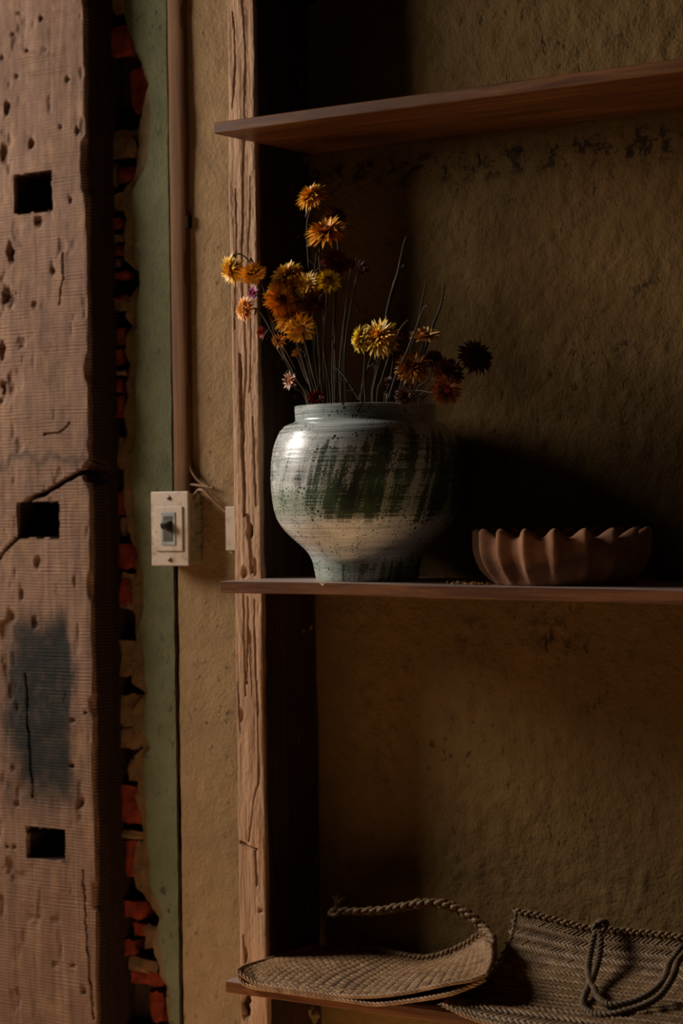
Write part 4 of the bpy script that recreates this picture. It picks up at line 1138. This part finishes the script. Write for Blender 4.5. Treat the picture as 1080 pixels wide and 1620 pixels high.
# knot with frayed ends
kp = P(531, 1441, -.08); mb = MB()
for k in range(3):
    pts = [kp - org + np.array([0.0065 * math.cos(a_ + k) - 0.001 * k, 0.006 * math.sin(a_ * 1.0 + k * 2), 0.0055 * math.sin(a_ + 1.7 * k)]) for a_ in np.linspace(0, 6.0, 26)]
    mb.tube(pts, 0.0030, 6)
kp2 = P(519, 1443, -.082)
mb.tube([kp - org, (kp + kp2) / 2 - org + np.array([0, 0, .001]), kp2 - org], [0.0055, 0.005, 0.0026], 7)
kn = mb.build('knot', M_straw2, hd)
mb = MB(); r = random.Random(2)
for k in range(16):
    a = kp - org + np.array([r.uniform(-.004, .004), r.uniform(-.004, .004), .004]); L = r.uniform(.010, .024)
    d = np.array([r.uniform(-.5, .55), r.uniform(-.4, .4), 1.0]); d /= np.linalg.norm(d)
    mb.tube(catmull([a, a + d * L * .6, a + d * L + np.array([r.uniform(-.004, .004), 0, 0])], 6), [.0006, .0006, .0005, .0005, .0004, .0003], 4)
mb.build('frayed_ends', M_straw2, hd)

# bag slumped against the wall
fr = Surf([[(817, 1442, -.016), (850, 1448, -.016), (885, 1457, -.016), (930, 1468, -.016), (980, 1473, -.016), (1030, 1477, -.016), (1080, 1483, -.016), (1140, 1492, -.016), (1200, 1500, -.016)],
           [(810, 1478, -.028), (845, 1485, -.026), (882, 1494, -.026), (930, 1502, -.026), (980, 1508, -.026), (1030, 1512, -.026), (1080, 1517, -.026), (1140, 1525, -.026), (1200, 1533, -.026)],
           [(797, 1512, -.055), (838, 1519, -.05), (880, 1526, -.05), (930, 1533, -.05), (980, 1538, -.05), (1030, 1543, -.05), (1080, 1548, -.05), (1140, 1555, -.05), (1200, 1562, -.05)],
           [(782, 1536, -.105), (826, 1545, -.10), (874, 1552, -.10), (928, 1559, -.10), (980, 1564, -.10), (1030, 1569, -.10), (1080, 1574, -.10), (1140, 1581, -.10), (1200, 1588, -.10)],
           [(756, 1561, -.17), (806, 1570, -.17), (862, 1577, -.17), (920, 1584, -.17), (975, 1590, -.17), (1030, 1596, -.17), (1080, 1602, -.17), (1140, 1610, -.17), (1200, 1618, -.17)],
           [(714, 1581, -.24), (770, 1592, -.24), (834, 1601, -.24), (900, 1609, -.24), (960, 1616, -.24), (1020, 1622, -.24), (1080, 1630, -.24), (1140, 1638, -.24), (1200, 1646, -.24)],
           [(702, 1590, -.262), (750, 1612, -.266), (814, 1626, -.27), (884, 1635, -.27), (950, 1642, -.27), (1010, 1650, -.27), (1080, 1660, -.27), (1140, 1668, -.27), (1200, 1676, -.27)]])
G3 = fr.grid(84, 64)
G3[..., 1] = np.minimum(G3[..., 1], -0.008)
ins = G3[..., 1] > YS + 0.0
G3[..., 2] = np.where(ins, np.maximum(G3[..., 2], zBot + 0.012), G3[..., 2])
org3 = np.array(P(930, 1600, -.15)); org3[2] = zBot
bag2 = empty('woven_bag', org3, 'large brown herringbone woven bag slumped against the wall on the right', 'bag')
G3f = G3[::-1]                                         # so the normals face the room
o3, N3 = solid_sheet('front_panel', G3f, 0.003, M_under, bag2, org3)
weave('woven_strands', G3f, N3, 0.0075, 0.0115, 0.62, M_straw2, o3, org3, True, 5, 0.0022)
# back panel between front panel and wall/shelf
Gb = G3.copy(); Gb[..., 1] = np.minimum(Gb[..., 1] + 0.008, -0.006); Gb[..., 2] -= 0.006
Gb[..., 2] = np.maximum(Gb[..., 2], np.where(Gb[..., 1] > YS - 0.005, zBot + 0.0035, -9))
solid_sheet('back_panel', Gb[::-1][6:], 0.002, M_under, bag2, org3)
mb = MB(); plait(resample([q + np.array([0, -0.002, 0.001]) for q in G3[0]], 0.0016), 0.0032, 0.030, 0.0024, mb, org3); mb.build('top_edge_braid', M_straw2, bag2)
mb = MB(); twist(resample(list(G3[:, 0]) + list(G3[-1][:40]), 0.0014), 0.0015, 0.022, 0.0018, mb, org3, 3); mb.build('side_edge_braid', M_straw2, bag2)
for k, pts in enumerate([
    [(952, 1466, -.035), (940, 1480, -.05), (934, 1505, -.066), (930, 1535, -.10), (934, 1556, -.135), (942, 1566, -.155)],
    [(946, 1470, -.04), (950, 1490, -.055), (946, 1520, -.075), (936, 1550, -.12), (926, 1572, -.165), (922, 1590, -.20), (934, 1602, -.22), (958, 1606, -.225), (990, 1600, -.21), (1020, 1590, -.19), (1045, 1574, -.165), (1064, 1545, -.125), (1072, 1522, -.085), (1090, 1500, -.055)],
    [(940, 1566, -.16), (948, 1580, -.18), (966, 1590, -.195), (1000, 1584, -.18), (1030, 1570, -.16), (1050, 1550, -.13), (1058, 1526, -.085), (1080, 1496, -.05)]]):
    pp = resample(catmull([P(*q) for q in pts], 140), 0.0015)
    mb = MB(); twist(pp, 0.0024, 0.014, 0.0030, mb, org3, 2)
    mb.build('handle_rope', M_rope, bag2)
mb = MB(); kq = P(949, 1466, -.038)
for k in range(3):
    mb.tube([kq - org3 + np.array([0.008 * math.cos(a_ + k), 0.006 * math.sin(a_ + 2 * k), 0.008 * math.sin(a_ + 1.3 * k)]) for a_ in np.linspace(0, 6.1, 24)], 0.0036, 6)
mb.build('handle_knot', M_rope, bag2)
